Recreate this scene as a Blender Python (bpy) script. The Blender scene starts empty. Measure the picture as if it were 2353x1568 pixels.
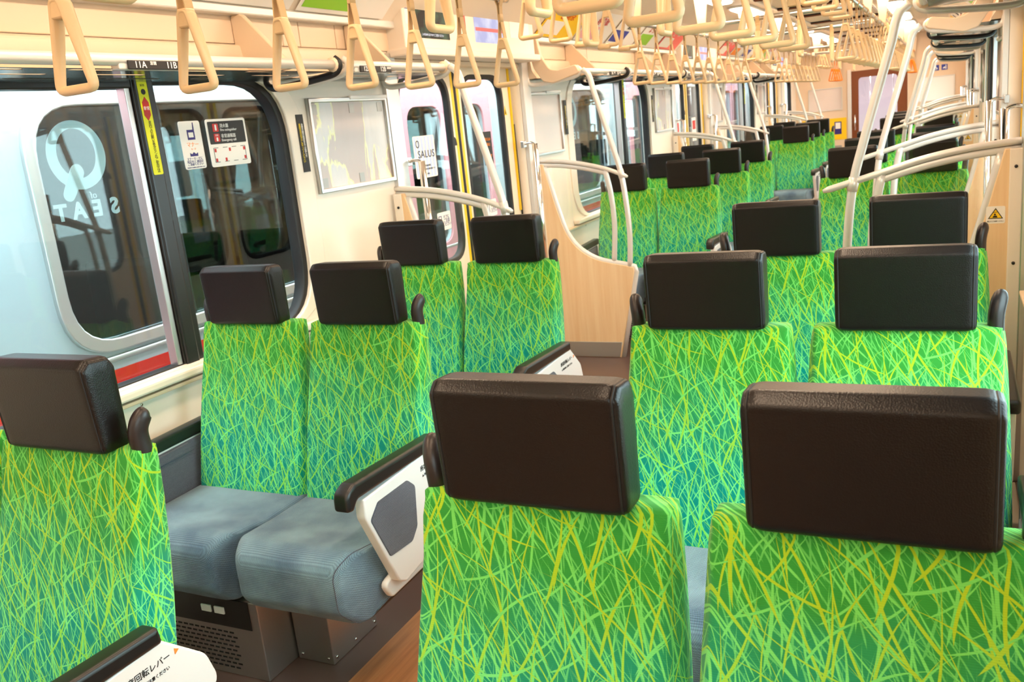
import bpy, bmesh, math, random
from mathutils import Matrix, Vector

random.seed(7)
scene = bpy.context.scene
COL = scene.collection
PI = math.pi

# ------------------------------------------------------------------ camera
F_PX, YAW, PITCH, ROLL = 2038.06, 26.7662, 13.6115, -6.0112
CAM = (1.0265, 0.0, 1.5155)
_y, _p, _r = (math.radians(a) for a in (YAW, PITCH, ROLL))
_f = Vector((-math.sin(_y) * math.cos(_p), math.cos(_y) * math.cos(_p), -math.sin(_p)))
_rt = Vector((math.cos(_y), math.sin(_y), 0))
_up = _rt.cross(_f)
_R = _rt * math.cos(_r) + _up * math.sin(_r)
_U = -_rt * math.sin(_r) + _up * math.cos(_r)
cam_data = bpy.data.cameras.new('camera')
cam_data.sensor_width = 36
cam_data.lens = 36 * F_PX / 2353
cam_data.clip_start = 0.05
cam_data.clip_end = 200
cam_data.dof.use_dof = True
cam_data.dof.focus_distance = 1.75
cam_data.dof.aperture_fstop = 11
cam = bpy.data.objects.new('camera', cam_data)
COL.objects.link(cam)
_m = Matrix.Identity(4)
for i in range(3):
    _m[i][0], _m[i][1], _m[i][2], _m[i][3] = _R[i], _U[i], -_f[i], CAM[i]
cam.matrix_world = _m
scene.camera = cam

# ------------------------------------------------------------------ world, exposure
world = bpy.data.worlds.new('overcast_sky')
scene.world = world
world.use_nodes = True
_bg = world.node_tree.nodes['Background']
_bg.inputs[0].default_value = (0.80, 0.93, 1.0, 1)
_bg.inputs[1].default_value = 9.0
scene.view_settings.view_transform = 'Standard'
scene.view_settings.look = 'None'
scene.view_settings.exposure = 0.22
scene.view_settings.gamma = 1
scene.view_settings.use_curve_mapping = False
LAMP_COLOR = (1.0, 0.64, 0.385)
LAMP_WATT = 8.6
scene.cycles.use_denoising = True
scene.cycles.max_bounces = 7
scene.cycles.adaptive_threshold = 0.05
scene.cycles.diffuse_bounces = 3
scene.cycles.glossy_bounces = 4
scene.cycles.transparent_max_bounces = 12
scene.cycles.sample_clamp_indirect = 6

# ------------------------------------------------------------------ car layout
WX = 1.285                       # inner face of the side walls
FZ = 0.035                       # floor level
BAYS = [-2.88, 1.94, 6.76, 11.58]
DOORS = [-0.47, 4.35, 9.17, 13.99]
END_Y, NEAR_Y = 16.2, -2.2
CEIL = 2.29

# ------------------------------------------------------------------ materials
def srgb(r, g, b):
    f = lambda c: (c / 255 / 12.92) if c <= 10 else ((c / 255 + 0.055) / 1.055) ** 2.4
    return (f(r), f(g), f(b), 1)

def mat(name, color, rough=0.5, metal=0.0, spec=0.5, bump=None, vary=0.0, emit=None, coat=0.0):
    m = bpy.data.materials.new(name)
    m.use_nodes = True
    nt = m.node_tree
    b = nt.nodes['Principled BSDF']
    b.inputs['Base Color'].default_value = (*color[:3], 1)
    b.inputs['Roughness'].default_value = rough
    b.inputs['Metallic'].default_value = metal
    b.inputs['Specular IOR Level'].default_value = spec
    b.inputs['Coat Weight'].default_value = coat
    tc = nt.nodes.new('ShaderNodeTexCoord')
    if vary:
        n = nt.nodes.new('ShaderNodeTexNoise')
        n.inputs['Scale'].default_value = 4
        n.inputs['Detail'].default_value = 4
        nt.links.new(tc.outputs['Object'], n.inputs['Vector'])
        mx = nt.nodes.new('ShaderNodeMix')
        mx.data_type = 'RGBA'
        mx.inputs[6].default_value = (*[c * (1 - vary) for c in color[:3]], 1)
        mx.inputs[7].default_value = (*[min(1, c * (1 + vary)) for c in color[:3]], 1)
        nt.links.new(n.outputs[0], mx.inputs[0])
        nt.links.new(mx.outputs[2], b.inputs['Base Color'])
    if bump:
        kind, scale, strength = bump
        if kind == 'voronoi':
            t = nt.nodes.new('ShaderNodeTexVoronoi')
        else:
            t = nt.nodes.new('ShaderNodeTexNoise')
            t.inputs['Detail'].default_value = 3
        t.inputs['Scale'].default_value = scale
        nt.links.new(tc.outputs['Object'], t.inputs['Vector'])
        bp = nt.nodes.new('ShaderNodeBump')
        bp.inputs['Strength'].default_value = strength
        bp.inputs['Distance'].default_value = 0.001
        nt.links.new(t.outputs[0], bp.inputs['Height'])
        nt.links.new(bp.outputs[0], b.inputs['Normal'])
    if emit:
        b.inputs['Emission Color'].default_value = (*emit[0][:3], 1)
        b.inputs['Emission Strength'].default_value = emit[1]
    return m

def glass_mat(name, tint, refl=1.0):
    m = bpy.data.materials.new(name)
    m.use_nodes = True
    nt = m.node_tree
    nt.nodes.clear()
    out = nt.nodes.new('ShaderNodeOutputMaterial')
    tr = nt.nodes.new('ShaderNodeBsdfTransparent')
    tr.inputs[0].default_value = (*tint, 1)
    gl = nt.nodes.new('ShaderNodeBsdfGlossy')
    gl.inputs['Roughness'].default_value = 0.01
    fr = nt.nodes.new('ShaderNodeLayerWeight')
    fr.inputs['Blend'].default_value = 0.5
    p5 = nt.nodes.new('ShaderNodeMath')
    p5.operation = 'POWER'
    p5.inputs[1].default_value = 5.0
    nt.links.new(fr.outputs['Facing'], p5.inputs[0])
    mu = nt.nodes.new('ShaderNodeMath')
    mu.operation = 'MULTIPLY_ADD'
    mu.inputs[1].default_value = 0.95 * refl
    mu.inputs[2].default_value = 0.04 * refl
    mx = nt.nodes.new('ShaderNodeMixShader')
    nt.links.new(p5.outputs[0], mu.inputs[0])
    nt.links.new(mu.outputs[0], mx.inputs[0])
    nt.links.new(tr.outputs[0], mx.inputs[1])
    nt.links.new(gl.outputs[0], mx.inputs[2])
    nt.links.new(mx.outputs[0], out.inputs[0])
    return m

class Nodes:
    """small helper to write math node chains"""
    def __init__(s, nt):
        s.nt = nt
    def m(s, op, a, b=None, c=None):
        n = s.nt.nodes.new('ShaderNodeMath')
        n.operation = op
        for i, v in enumerate((a, b, c)):
            if v is None:
                continue
            if isinstance(v, (int, float)):
                n.inputs[i].default_value = v
            else:
                s.nt.links.new(v, n.inputs[i])
        return n.outputs[0]
    def mix(s, f, a, b):
        n = s.nt.nodes.new('ShaderNodeMix')
        n.data_type = 'RGBA'
        for i, v in ((0, f), (6, a), (7, b)):
            if isinstance(v, tuple):
                n.inputs[i].default_value = v
            elif isinstance(v, (int, float)):
                n.inputs[i].default_value = v
            else:
                s.nt.links.new(v, n.inputs[i])
        return n.outputs[2]

def grass_fabric():
    m = bpy.data.materials.new('grass_fabric')
    m.use_nodes = True
    nt = m.node_tree
    b = nt.nodes['Principled BSDF']
    b.inputs['Roughness'].default_value = 0.9
    b.inputs['Specular IOR Level'].default_value = 0.15
    b.inputs['Sheen Weight'].default_value = 0.15
    N = Nodes(nt)
    tc = nt.nodes.new('ShaderNodeTexCoord')
    sp = nt.nodes.new('ShaderNodeSeparateXYZ')
    nt.links.new(tc.outputs['Object'], sp.inputs[0])
    X, Y, Z = sp.outputs
    U = N.m('ADD', X, Y)
    V = Z
    # ground colour: green at the top turning teal towards the cushion
    big = nt.nodes.new('ShaderNodeTexNoise')
    big.inputs['Scale'].default_value = 9
    nt.links.new(tc.outputs['Object'], big.inputs['Vector'])
    g = N.m('MULTIPLY', N.m('SUBTRACT', N.m('ADD', V, N.m('MULTIPLY', N.m('SUBTRACT', big.outputs[0], 0.5), 0.22)), 0.60), 3.6)
    g = N.m('MINIMUM', N.m('MAXIMUM', g, 0.0), 1.0)
    base = N.mix(g, (0.000, 0.290, 0.240, 1), (0.030, 0.262, 0.032, 1))  # duller tops, brighter bottoms: dimmer light on the near seats painted into the colours
    lime = N.mix(g, (0.250, 0.770, 0.100, 1), (0.335, 0.525, 0.017, 1))
    mint = N.mix(g, (0.180, 0.830, 0.270, 1), (0.150, 0.580, 0.100, 1))
    pale = N.mix(g, (0.105, 0.680, 0.290, 1), (0.100, 0.450, 0.080, 1))
    layers = [
        (8, .024, .110, .0034, .007, 0, pale), (-22, .027, .125, .0036, .008, 1, pale), (28, .026, .115, .0034, .008, 13, pale),
        (42, .032, .110, .0032, .010, 2, pale), (-48, .034, .120, .0034, .011, 3, mint), (-5, .030, .140, .0036, .009, 14, mint),
        (16, .036, .160, .0048, .011, 4, mint), (-14, .040, .190, .0054, .012, 5, mint),
        (30, .043, .170, .0052, .013, 6, mint), (-34, .046, .180, .0046, .014, 7, lime),
        (4, .054, .220, .0052, .016, 8, lime), (-62, .060, .170, .0048, .018, 9, mint),
        (22, .054, .210, .0052, .016, 10, lime), (-20, .058, .230, .0054, .018, 11, lime),
        (54, .072, .190, .0044, .022, 12, lime),
    ]
    col = base
    for ang, W, H, T, curve, seed, colour in layers:
        a = math.radians(ang)
        ca, sa = math.cos(a), math.sin(a)
        u = N.m('ADD', N.m('MULTIPLY', U, ca), N.m('MULTIPLY_ADD', V, sa, seed * 1.37))
        v = N.m('ADD', N.m('MULTIPLY', V, ca), N.m('MULTIPLY', U, -sa))
        us = N.m('DIVIDE', u, W)
        ci = N.m('FLOOR', us)
        fu = N.m('SUBTRACT', us, ci)
        w1 = nt.nodes.new('ShaderNodeTexWhiteNoise')
        w1.noise_dimensions = '1D'
        nt.links.new(N.m('ADD', ci, seed * 17.3), w1.inputs['W'])
        vs = N.m('ADD', N.m('DIVIDE', v, H), w1.outputs[0])
        ri = N.m('FLOOR', vs)
        fv = N.m('SUBTRACT', vs, ri)
        w2 = nt.nodes.new('ShaderNodeTexWhiteNoise')
        w2.noise_dimensions = '2D'
        cb = nt.nodes.new('ShaderNodeCombineXYZ')
        nt.links.new(ci, cb.inputs[0])
        nt.links.new(N.m('ADD', ri, seed * 3.1), cb.inputs[1])
        nt.links.new(cb.outputs[0], w2.inputs['Vector'])
        s2 = nt.nodes.new('ShaderNodeSeparateColor')
        nt.links.new(w2.outputs[1], s2.inputs[0])
        r1, r2, r3 = s2.outputs
        # blade centre line: x0 + slope*t + curve*t^2
        t = N.m('SUBTRACT', fv, 0.5)
        dd = N.m('SUBTRACT', r1, 0.5)
        c2 = N.m('MULTIPLY', N.m('MULTIPLY_ADD', N.m('SIGN', dd), 0.55, N.m('MULTIPLY', dd, 0.9)), 4.8 * curve)
        sl = N.m('MULTIPLY', N.m('SUBTRACT', r2, 0.5), W * 0.40)
        x0 = N.m('MULTIPLY', N.m('SUBTRACT', r3, 0.5), W * 0.15)
        cx = N.m('ADD', N.m('MULTIPLY_ADD', sl, t, x0), N.m('MULTIPLY', c2, N.m('SUBTRACT', N.m('MULTIPLY', t, t), 0.10)))
        d = N.m('ABSOLUTE', N.m('SUBTRACT', N.m('MULTIPLY', N.m('SUBTRACT', fu, 0.5), W), cx))
        tip = N.m('MINIMUM', N.m('MULTIPLY', N.m('SUBTRACT', 1.0, fv), 1.7), 1.0)
        tip = N.m('MINIMUM', tip, N.m('MULTIPLY', fv, 9.0))
        half = N.m('MULTIPLY', N.m('MULTIPLY', tip, N.m('MULTIPLY_ADD', r2, 0.5, 0.6)), T / 2)
        e = N.m('DIVIDE', N.m('SUBTRACT', half, d), 0.0006)
        e = N.m('MINIMUM', N.m('MAXIMUM', e, 0.0), 1.0)
        col = N.mix(e, col, colour)
    nt.links.new(col, b.inputs['Base Color'])
    # fine rib of the weave
    wv = nt.nodes.new('ShaderNodeTexWave')
    wv.bands_direction = 'Z'
    wv.inputs['Scale'].default_value = 110
    wv.inputs['Distortion'].default_value = 1.5
    nt.links.new(tc.outputs['Object'], wv.inputs['Vector'])
    bp = nt.nodes.new('ShaderNodeBump')
    bp.inputs['Strength'].default_value = 0.15
    bp.inputs['Distance'].default_value = 0.001
    nt.links.new(wv.outputs[1], bp.inputs['Height'])
    nt.links.new(bp.outputs[0], b.inputs['Normal'])
    return m

def woven(name, c1, c2, scale=240):
    m = bpy.data.materials.new(name)
    m.use_nodes = True
    nt = m.node_tree
    b = nt.nodes['Principled BSDF']
    b.inputs['Roughness'].default_value = 0.85
    b.inputs['Specular IOR Level'].default_value = 0.2
    b.inputs['Sheen Weight'].default_value = 0.3
    N = Nodes(nt)
    tc = nt.nodes.new('ShaderNodeTexCoord')
    sp = nt.nodes.new('ShaderNodeSeparateXYZ')
    nt.links.new(tc.outputs['Object'], sp.inputs[0])
    X, Y, Z = sp.outputs
    a = N.m('SINE', N.m('MULTIPLY', N.m('ADD', X, Y), scale * 3.6))
    c = N.m('SINE', N.m('MULTIPLY', N.m('ADD', N.m('SUBTRACT', X, Y), N.m('MULTIPLY', Z, 1.3)), scale * 3.6))
    h = N.m('MULTIPLY_ADD', N.m('MULTIPLY', a, c), 0.5, 0.5)
    n = nt.nodes.new('ShaderNodeTexNoise')
    n.inputs['Scale'].default_value = 6
    n.inputs['Detail'].default_value = 5
    nt.links.new(tc.outputs['Object'], n.inputs['Vector'])
    worn = N.m('MINIMUM', N.m('MAXIMUM', N.m('MULTIPLY', N.m('SUBTRACT', n.outputs[0], 0.36), 3.0), 0.0), 1.0)
    mixed = N.mix(worn, c1, c2)
    dark = N.mix(N.m('MULTIPLY', h, 0.58), mixed, tuple(x * 0.25 for x in c1[:3]) + (1,))
    nt.links.new(dark, b.inputs['Base Color'])
    bp = nt.nodes.new('ShaderNodeBump')
    bp.inputs['Strength'].default_value = 0.8
    bp.inputs['Distance'].default_value = 0.002
    nt.links.new(h, bp.inputs['Height'])
    nt.links.new(bp.outputs[0], b.inputs['Normal'])
    return m

def wood(name, c1, c2, axis='Z', stretch=0.05, scale=26):
    m = bpy.data.materials.new(name)
    m.use_nodes = True
    nt = m.node_tree
    b = nt.nodes['Principled BSDF']
    b.inputs['Roughness'].default_value = 0.42
    tc = nt.nodes.new('ShaderNodeTexCoord')
    mp = nt.nodes.new('ShaderNodeMapping')
    sc = {'X': (stretch, 1, 1), 'Y': (1, stretch, 1), 'Z': (1, 1, stretch)}[axis]
    mp.inputs['Scale'].default_value = sc
    n = nt.nodes.new('ShaderNodeTexNoise')
    n.inputs['Scale'].default_value = scale
    n.inputs['Detail'].default_value = 6
    n.inputs['Roughness'].default_value = 0.62
    r = nt.nodes.new('ShaderNodeValToRGB')
    r.color_ramp.elements[0].position = 0.34
    r.color_ramp.elements[0].color = c1
    r.color_ramp.elements[1].position = 0.66
    r.color_ramp.elements[1].color = c2
    nt.links.new(tc.outputs['Object'], mp.inputs[0])
    nt.links.new(mp.outputs[0], n.inputs['Vector'])
    nt.links.new(n.outputs[0], r.inputs[0])
    nt.links.new(r.outputs[0], b.inputs['Base Color'])
    return m

def peeled_poster():
    """white backing film with torn grey areas and yellowed glue streaks"""
    m = bpy.data.materials.new('peeled_poster_film')
    m.use_nodes = True
    nt = m.node_tree
    b = nt.nodes['Principled BSDF']
    b.inputs['Roughness'].default_value = 0.25
    N = Nodes(nt)
    tc = nt.nodes.new('ShaderNodeTexCoord')
    mp = nt.nodes.new('ShaderNodeMapping')
    mp.inputs['Scale'].default_value = (1, 1.5, 0.55)
    nt.links.new(tc.outputs['Object'], mp.inputs[0])
    n = nt.nodes.new('ShaderNodeTexNoise')
    n.inputs['Scale'].default_value = 4.2
    n.inputs['Detail'].default_value = 7
    n.inputs['Distortion'].default_value = 0.4
    nt.links.new(mp.outputs[0], n.inputs['Vector'])
    r = nt.nodes.new('ShaderNodeValToRGB')
    r.color_ramp.interpolation = 'LINEAR'
    els = r.color_ramp.elements
    els[0].position, els[0].color = 0.0, srgb(186, 170, 164)
    els[1].position, els[1].color = 0.525, srgb(198, 184, 178)
    for p, c in ((0.535, (232, 234, 176)), (0.548, (236, 238, 196)), (0.56, (212, 211, 210)), (1.0, (234, 236, 238))):
        e = els.new(p)
        e.color = srgb(*c)
    nt.links.new(n.outputs[0], r.inputs[0])
    nt.links.new(r.outputs[0], b.inputs['Base Color'])
    return m

M = dict(
    cream=mat('cream_wall_panel', srgb(240, 229, 214), 0.38, vary=0.02),
    cream_warm=mat('warm_cream_panel', srgb(232, 206, 177), 0.35),
    ceiling=mat('ceiling_panel', srgb(236, 220, 200), 0.5),
    strap=mat('ivory_plastic', srgb(228, 196, 150), 0.32),
    belt=mat('ivory_belt', srgb(216, 182, 134), 0.55),
    steel=mat('brushed_steel', (0.72, 0.70, 0.68), 0.28, 1.0),
    chrome=mat('polished_steel', (0.82, 0.82, 0.82), 0.12, 1.0),
    satin=mat('satin_silver_paint', srgb(226, 222, 216), 0.30, 0.25),
    alu=mat('aluminium', (0.68, 0.67, 0.66), 0.34, 1.0),
    base_steel=mat('stainless_sheet', (0.46, 0.43, 0.41), 0.36, 0.9, bump=('noise', 90, 0.05)),
    kick=mat('grey_kick_plate', (0.42, 0.40, 0.38), 0.42, 0.7),
    black=mat('black_plastic', (0.012, 0.012, 0.012), 0.35),
    rubber=mat('black_rubber', (0.010, 0.010, 0.011), 0.5),
    post=mat('black_window_post', (0.014, 0.013, 0.013), 0.30),
    leather=mat('dark_brown_leather', (0.0070, 0.0052, 0.0048), 0.34, spec=0.36, bump=('voronoi', 420, 0.22)),
    seam=mat('black_thread', (0.006, 0.005, 0.005), 0.6),
    grip=mat('dark_grip_plastic', (0.020, 0.014, 0.013), 0.38),
    grass=grass_fabric(),
    blue=woven('blue_grey_woven_fabric', (0.115, 0.205, 0.310, 1), (0.330, 0.520, 0.630, 1)),
    grey_cloth=woven('slate_woven_fabric', (0.085, 0.105, 0.150, 1), (0.125, 0.150, 0.200, 1), 300),
    white=mat('white_plastic', srgb(240, 240, 238), 0.35),
    dark_hole=mat('dark_slot', (0.006, 0.006, 0.006), 0.8),
    beech=wood('beech_laminate', srgb(234, 194, 146), srgb(243, 212, 168), 'Z'),
    floor_dark=mat('dark_brown_vinyl', srgb(92, 70, 64), 0.30, vary=0.12),
    floor_wood=wood('aisle_wood_vinyl', srgb(150, 98, 60), srgb(190, 132, 86), 'Y', 0.06, 30),
    glass=glass_mat('window_glass', (0.88, 0.96, 0.95), 1.0),
    clear=glass_mat('clear_glass', (0.97, 0.98, 0.97), 0.9),
    door=mat('door_leaf_ivory', srgb(242, 226, 200), 0.35),
    yellow=mat('safety_yellow', srgb(250, 205, 20), 0.4),
    lime_sign=mat('luminous_yellow_sign', srgb(240, 240, 20), 0.45),
    red=mat('sign_red', srgb(205, 30, 20), 0.4),
    sign_white=mat('sign_white', srgb(246, 242, 236), 0.4),
    ink=mat('black_ink', (0.012, 0.011, 0.012), 0.5),
    navy=mat('navy_ink', srgb(48, 36, 120), 0.5),
    orange=mat('orange_ink', srgb(255, 150, 60), 0.5),
    bluesign=mat('blue_sign', srgb(40, 60, 165), 0.4),
    ivory_txt=mat('white_lettering', srgb(250, 250, 250), 0.5),
    yellow_txt=mat('yellow_lettering', srgb(235, 205, 40), 0.5),
    rackslab=mat('dark_smoked_shelf', (0.030, 0.050, 0.056), 0.16, 0.2),
    lightslot=mat('shelf_slot', srgb(244, 214, 168), 0.5),
    orange_strap=mat('orange_plastic', srgb(255, 140, 30), 0.35),
    brown=mat('brown_door_frame', srgb(122, 62, 22), 0.4),
    poster_film=peeled_poster(),
    poster_plain=mat('plain_poster_film', srgb(226, 212, 204), 0.3, vary=0.05),
    lamp=mat('lamp_diffuser', (1, 0.9, 0.78), 0.5, emit=((1.0, 0.90, 0.74), 9.0)),
    train_white=mat('train_silver_white', srgb(176, 186, 192), 0.32, 0.15, vary=0.04),
    train_red=mat('train_red_stripe', srgb(205, 22, 8), 0.3),
    train_pink=mat('train_pale_pink', srgb(214, 142, 150), 0.35),
    train_dark=mat('train_interior_maroon', (0.050, 0.022, 0.020), 0.6),
    train_teal=mat('train_interior_teal', (0.030, 0.120, 0.115), 0.6),
    train_glass=glass_mat('train_window_glass', (0.48, 0.55, 0.56), 1.3),
    magenta=mat('magenta_seat', srgb(170, 40, 90), 0.8),
    lilac=mat('next_car_wall', srgb(236, 230, 234), 0.5),
    decal=mat('frosted_decal', srgb(214, 234, 244), 0.6),
    ground=mat('ballast_ground', srgb(150, 146, 140), 0.9, vary=0.2),
)
def frosted():
    m = M['decal']
    nt = m.node_tree
    b = nt.nodes['Principled BSDF']
    b.inputs['Alpha'].default_value = 0.62
    b.inputs['Emission Strength'].default_value = 0
frosted()

# ------------------------------------------------------------------ mesh helpers
PLANES = {
    'yz': Matrix(((0, 0, 1, 0), (1, 0, 0, 0), (0, 1, 0, 0), (0, 0, 0, 1))),      # reads from +x side: a->y b->z c->+x
    'zy': Matrix(((0, 0, -1, 0), (-1, 0, 0, 0), (0, 1, 0, 0), (0, 0, 0, 1))),    # reads from -x side: a->-y
    'xz': Matrix(((1, 0, 0, 0), (0, 0, -1, 0), (0, 1, 0, 0), (0, 0, 0, 1))),     # reads from -y side
    'xy': Matrix.Identity(4),
}

def mesh_of(name, verts, faces, smooth=True):
    me = bpy.data.meshes.new(name)
    me.from_pydata([tuple(v) for v in verts], [], faces)
    if smooth:
        me.polygons.foreach_set('use_smooth', [True] * len(me.polygons))
    me.update()
    return me

def join(name, parts):
    V, Fc, S = [], [], []
    for me in parts:
        o = len(V)
        V += [v.co.copy() for v in me.vertices]
        Fc += [[o + i for i in p.vertices] for p in me.polygons]
        S += [p.use_smooth for p in me.polygons]
        bpy.data.meshes.remove(me)
    out = mesh_of(name, V, Fc, False)
    out.polygons.foreach_set('use_smooth', S)
    return out

def box(x0, x1, y0, y1, z0, z1, bev=0.0, seg=2):
    bm = bmesh.new()
    bmesh.ops.create_cube(bm, size=1)
    for v in bm.verts:
        v.co = Vector(((x0 + x1) / 2 + v.co.x * (x1 - x0), (y0 + y1) / 2 + v.co.y * (y1 - y0), (z0 + z1) / 2 + v.co.z * (z1 - z0)))
    if bev:
        bmesh.ops.bevel(bm, geom=bm.edges[:], offset=bev, segments=seg, profile=0.5, affect='EDGES')
    me = bpy.data.meshes.new('box')
    bm.to_mesh(me)
    bm.free()
    return me

def shape(outlines, thick, plane='xy', at=(0, 0, 0), bev=0.0, res=1):
    """flat plate with holes, extruded symmetrically about its plane"""
    c = bpy.data.curves.new('s', 'CURVE')
    c.dimensions = '2D'
    c.fill_mode = 'BOTH'
    c.extrude = max(0.0, thick / 2 - bev)
    c.bevel_depth = bev
    c.bevel_resolution = res
    c.offset = -bev
    for pts in outlines:
        s = c.splines.new('POLY')
        s.points.add(len(pts) - 1)
        for p, q in zip(s.points, pts):
            p.co = (q[0], q[1], 0, 1)
        s.use_cyclic_u = True
    o = bpy.data.objects.new('s', c)
    me = bpy.data.meshes.new_from_object(o)
    bpy.data.objects.remove(o)
    bpy.data.curves.remove(c)
    me.transform(Matrix.Translation(at) @ PLANES[plane])
    return me

def text(body, size, plane, at, align='CENTER', thick=0.0004, rot=0.0, mirror=False, sx=1.0, line=1.0, bold=0.0):
    c = bpy.data.curves.new('t', 'FONT')
    c.body = body
    c.size = size
    c.align_x = align
    c.align_y = 'CENTER'
    c.extrude = thick
    c.resolution_u = 3
    c.space_line = line
    c.offset = bold
    o = bpy.data.objects.new('t', c)
    me = bpy.data.meshes.new_from_object(o)
    bpy.data.objects.remove(o)
    bpy.data.curves.remove(c)
    me.transform(Matrix.Translation(at) @ PLANES[plane] @ Matrix.Rotation(rot, 4, 'Z') @ Matrix.Diagonal((-sx if mirror else sx, 1, 1, 1)))
    if mirror:
        me.flip_normals()
    return me

def roundpoly(pts, rad, n=5):
    """polygon with rounded corners; rad is a number or one per corner"""
    out = []
    k = len(pts)
    for i in range(k):
        r = rad[i] if isinstance(rad, (list, tuple)) else rad
        p0, p, p1 = (Vector(pts[(i + d) % k]) for d in (-1, 0, 1))
        if r <= 0:
            out.append(tuple(p))
            continue
        a, b = (p0 - p), (p1 - p)
        la, lb = a.length, b.length
        a.normalize()
        b.normalize()
        ang = a.angle(b)
        t = min(r / math.tan(ang / 2), la * 0.49, lb * 0.49)
        s, e = p + a * t, p + b * t
        for j in range(n + 1):
            f = j / n
            out.append(tuple(s * (1 - f) ** 2 + p * 2 * f * (1 - f) + e * f * f))
    return out

def rrect(x0, x1, y0, y1, r, n=6):
    return roundpoly([(x0, y0), (x1, y0), (x1, y1), (x0, y1)], r, n)

def loft(rings, caps=True, smooth=True):
    n = len(rings[0])
    V = [v for r in rings for v in r]
    Fc = []
    for i in range(len(rings) - 1):
        for j in range(n):
            a, b = i * n + j, i * n + (j + 1) % n
            Fc.append((a, b, b + n, a + n))
    if caps:
        Fc.append(tuple(range(n))[::-1])
        Fc.append(tuple((len(rings) - 1) * n + j for j in range(n)))
    me = mesh_of('loft', V, Fc, smooth)
    fix(me)
    return me

def fix(me):
    bm = bmesh.new()
    bm.from_mesh(me)
    bmesh.ops.recalc_face_normals(bm, faces=bm.faces[:])
    bm.to_mesh(me)
    bm.free()

def sweep(path, r, n=10, closed=False, r2=None, ref=None):
    """tube along a path; r may be a list; r2 = second radius along the binormal"""
    P = [Vector(p) for p in path]
    k = len(P)
    T = []
    for i in range(k):
        a = P[(i - 1) % k] if (closed or i > 0) else P[i]
        b = P[(i + 1) % k] if (closed or i < k - 1) else P[i]
        T.append((b - a).normalized())
    if ref is None:
        ref = Vector((0, 0, 1)) if abs(T[0].z) < 0.9 else Vector((0, 1, 0))
    else:
        ref = Vector(ref)
    rings = []
    nrm = (ref - T[0] * ref.dot(T[0])).normalized()
    for i in range(k):
        nrm = (nrm - T[i] * nrm.dot(T[i])).normalized()
        bi = T[i].cross(nrm)
        ra = r[i] if isinstance(r, (list, tuple)) else r
        rb = (r2[i] if isinstance(r2, (list, tuple)) else r2) if r2 is not None else ra
        rings.append([P[i] + nrm * (ra * math.cos(2 * PI * j / n)) + bi * (rb * math.sin(2 * PI * j / n)) for j in range(n)])
    if closed:
        V = [v for q in rings for v in q]
        Fc = [((i % k) * n + j, (i % k) * n + (j + 1) % n, ((i + 1) % k) * n + (j + 1) % n, ((i + 1) % k) * n + j) for i in range(k) for j in range(n)]
        me = mesh_of('tube', V, Fc)
        fix(me)
        return me
    return loft(rings)

def spline(pts, n=8):
    """Catmull-Rom through points"""
    P = [Vector(p) for p in pts]
    P = [P[0] * 2 - P[1]] + P + [P[-1] * 2 - P[-2]]
    out = []
    for i in range(1, len(P) - 2):
        for j in range(n):
            t = j / n
            out.append(0.5 * ((2 * P[i]) + (P[i + 1] - P[i - 1]) * t + (2 * P[i - 1] - 5 * P[i] + 4 * P[i + 1] - P[i + 2]) * t * t + (3 * P[i] - P[i - 1] - 3 * P[i + 1] + P[i + 2]) * t ** 3))
    out.append(P[-2])
    return out

def obj(name, me, material, parent=None, loc=None):
    me.name = name
    if material is not None:
        me.materials.clear()
        me.materials.append(M[material] if isinstance(material, str) else material)
    o = bpy.data.objects.new(name, me)
    COL.objects.link(o)
    if parent is not None:
        o.parent = parent
    if loc is not None:
        o.location = loc
    return o

LABELS = {}
def tag(o, label, cat, group=None):
    o['label'] = label
    o['category'] = cat
    if group:
        o['group'] = group
    return o

def thing(name, label, cat, loc=(0, 0, 0), group=None):
    o = bpy.data.objects.new(name, None)
    o.empty_display_size = 0.05
    COL.objects.link(o)
    o.location = loc
    return tag(o, label, cat, group)

def struct(name, me, material, parent=None):
    o = obj(name, me, material, parent)
    if parent is None:
        o['kind'] = 'structure'
    return o

def sroot(name):
    o = bpy.data.objects.new(name, None)
    o.empty_display_size = 0.05
    COL.objects.link(o)
    o['kind'] = 'structure'
    return o

def ordn(n):
    return ['first', 'second', 'third', 'fourth', 'fifth', 'sixth', 'seventh', 'eighth', 'ninth', 'tenth', 'eleventh'][n - 1]

KIDS = {}
def dup(root, loc, label, group=None):
    """a copy of a thing with copies of its parts and sub-parts (mesh data shared)"""
    def cp(o, par):
        c = o.copy()
        COL.objects.link(c)
        if par is not None:
            c.parent = par
        for ch in children(o):
            cp(ch, c)
        return c
    def children(o):
        if o.name not in KIDS:
            KIDS[o.name] = list(o.children)
        return KIDS[o.name]
    r = cp(root, None)
    r.location = loc
    r['label'] = label
    if group:
        r['group'] = group
    return r

# ================================================================== SETTING
L0, L1 = NEAR_Y, END_Y
# floor: dark vinyl along the seats, wood-look strip down the aisle
fl = struct('floor', box(-1.45, 1.45, L0, L1 + 0.05, -0.06, FZ), 'floor_dark')
obj('aisle_strip', box(-0.48, 0.48, L0, L1, FZ, FZ + 0.0015), 'floor_wood', fl)

WIN = (-0.925, 0.905, 0.842, 1.785)          # window opening about the bay centre, and its height

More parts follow.
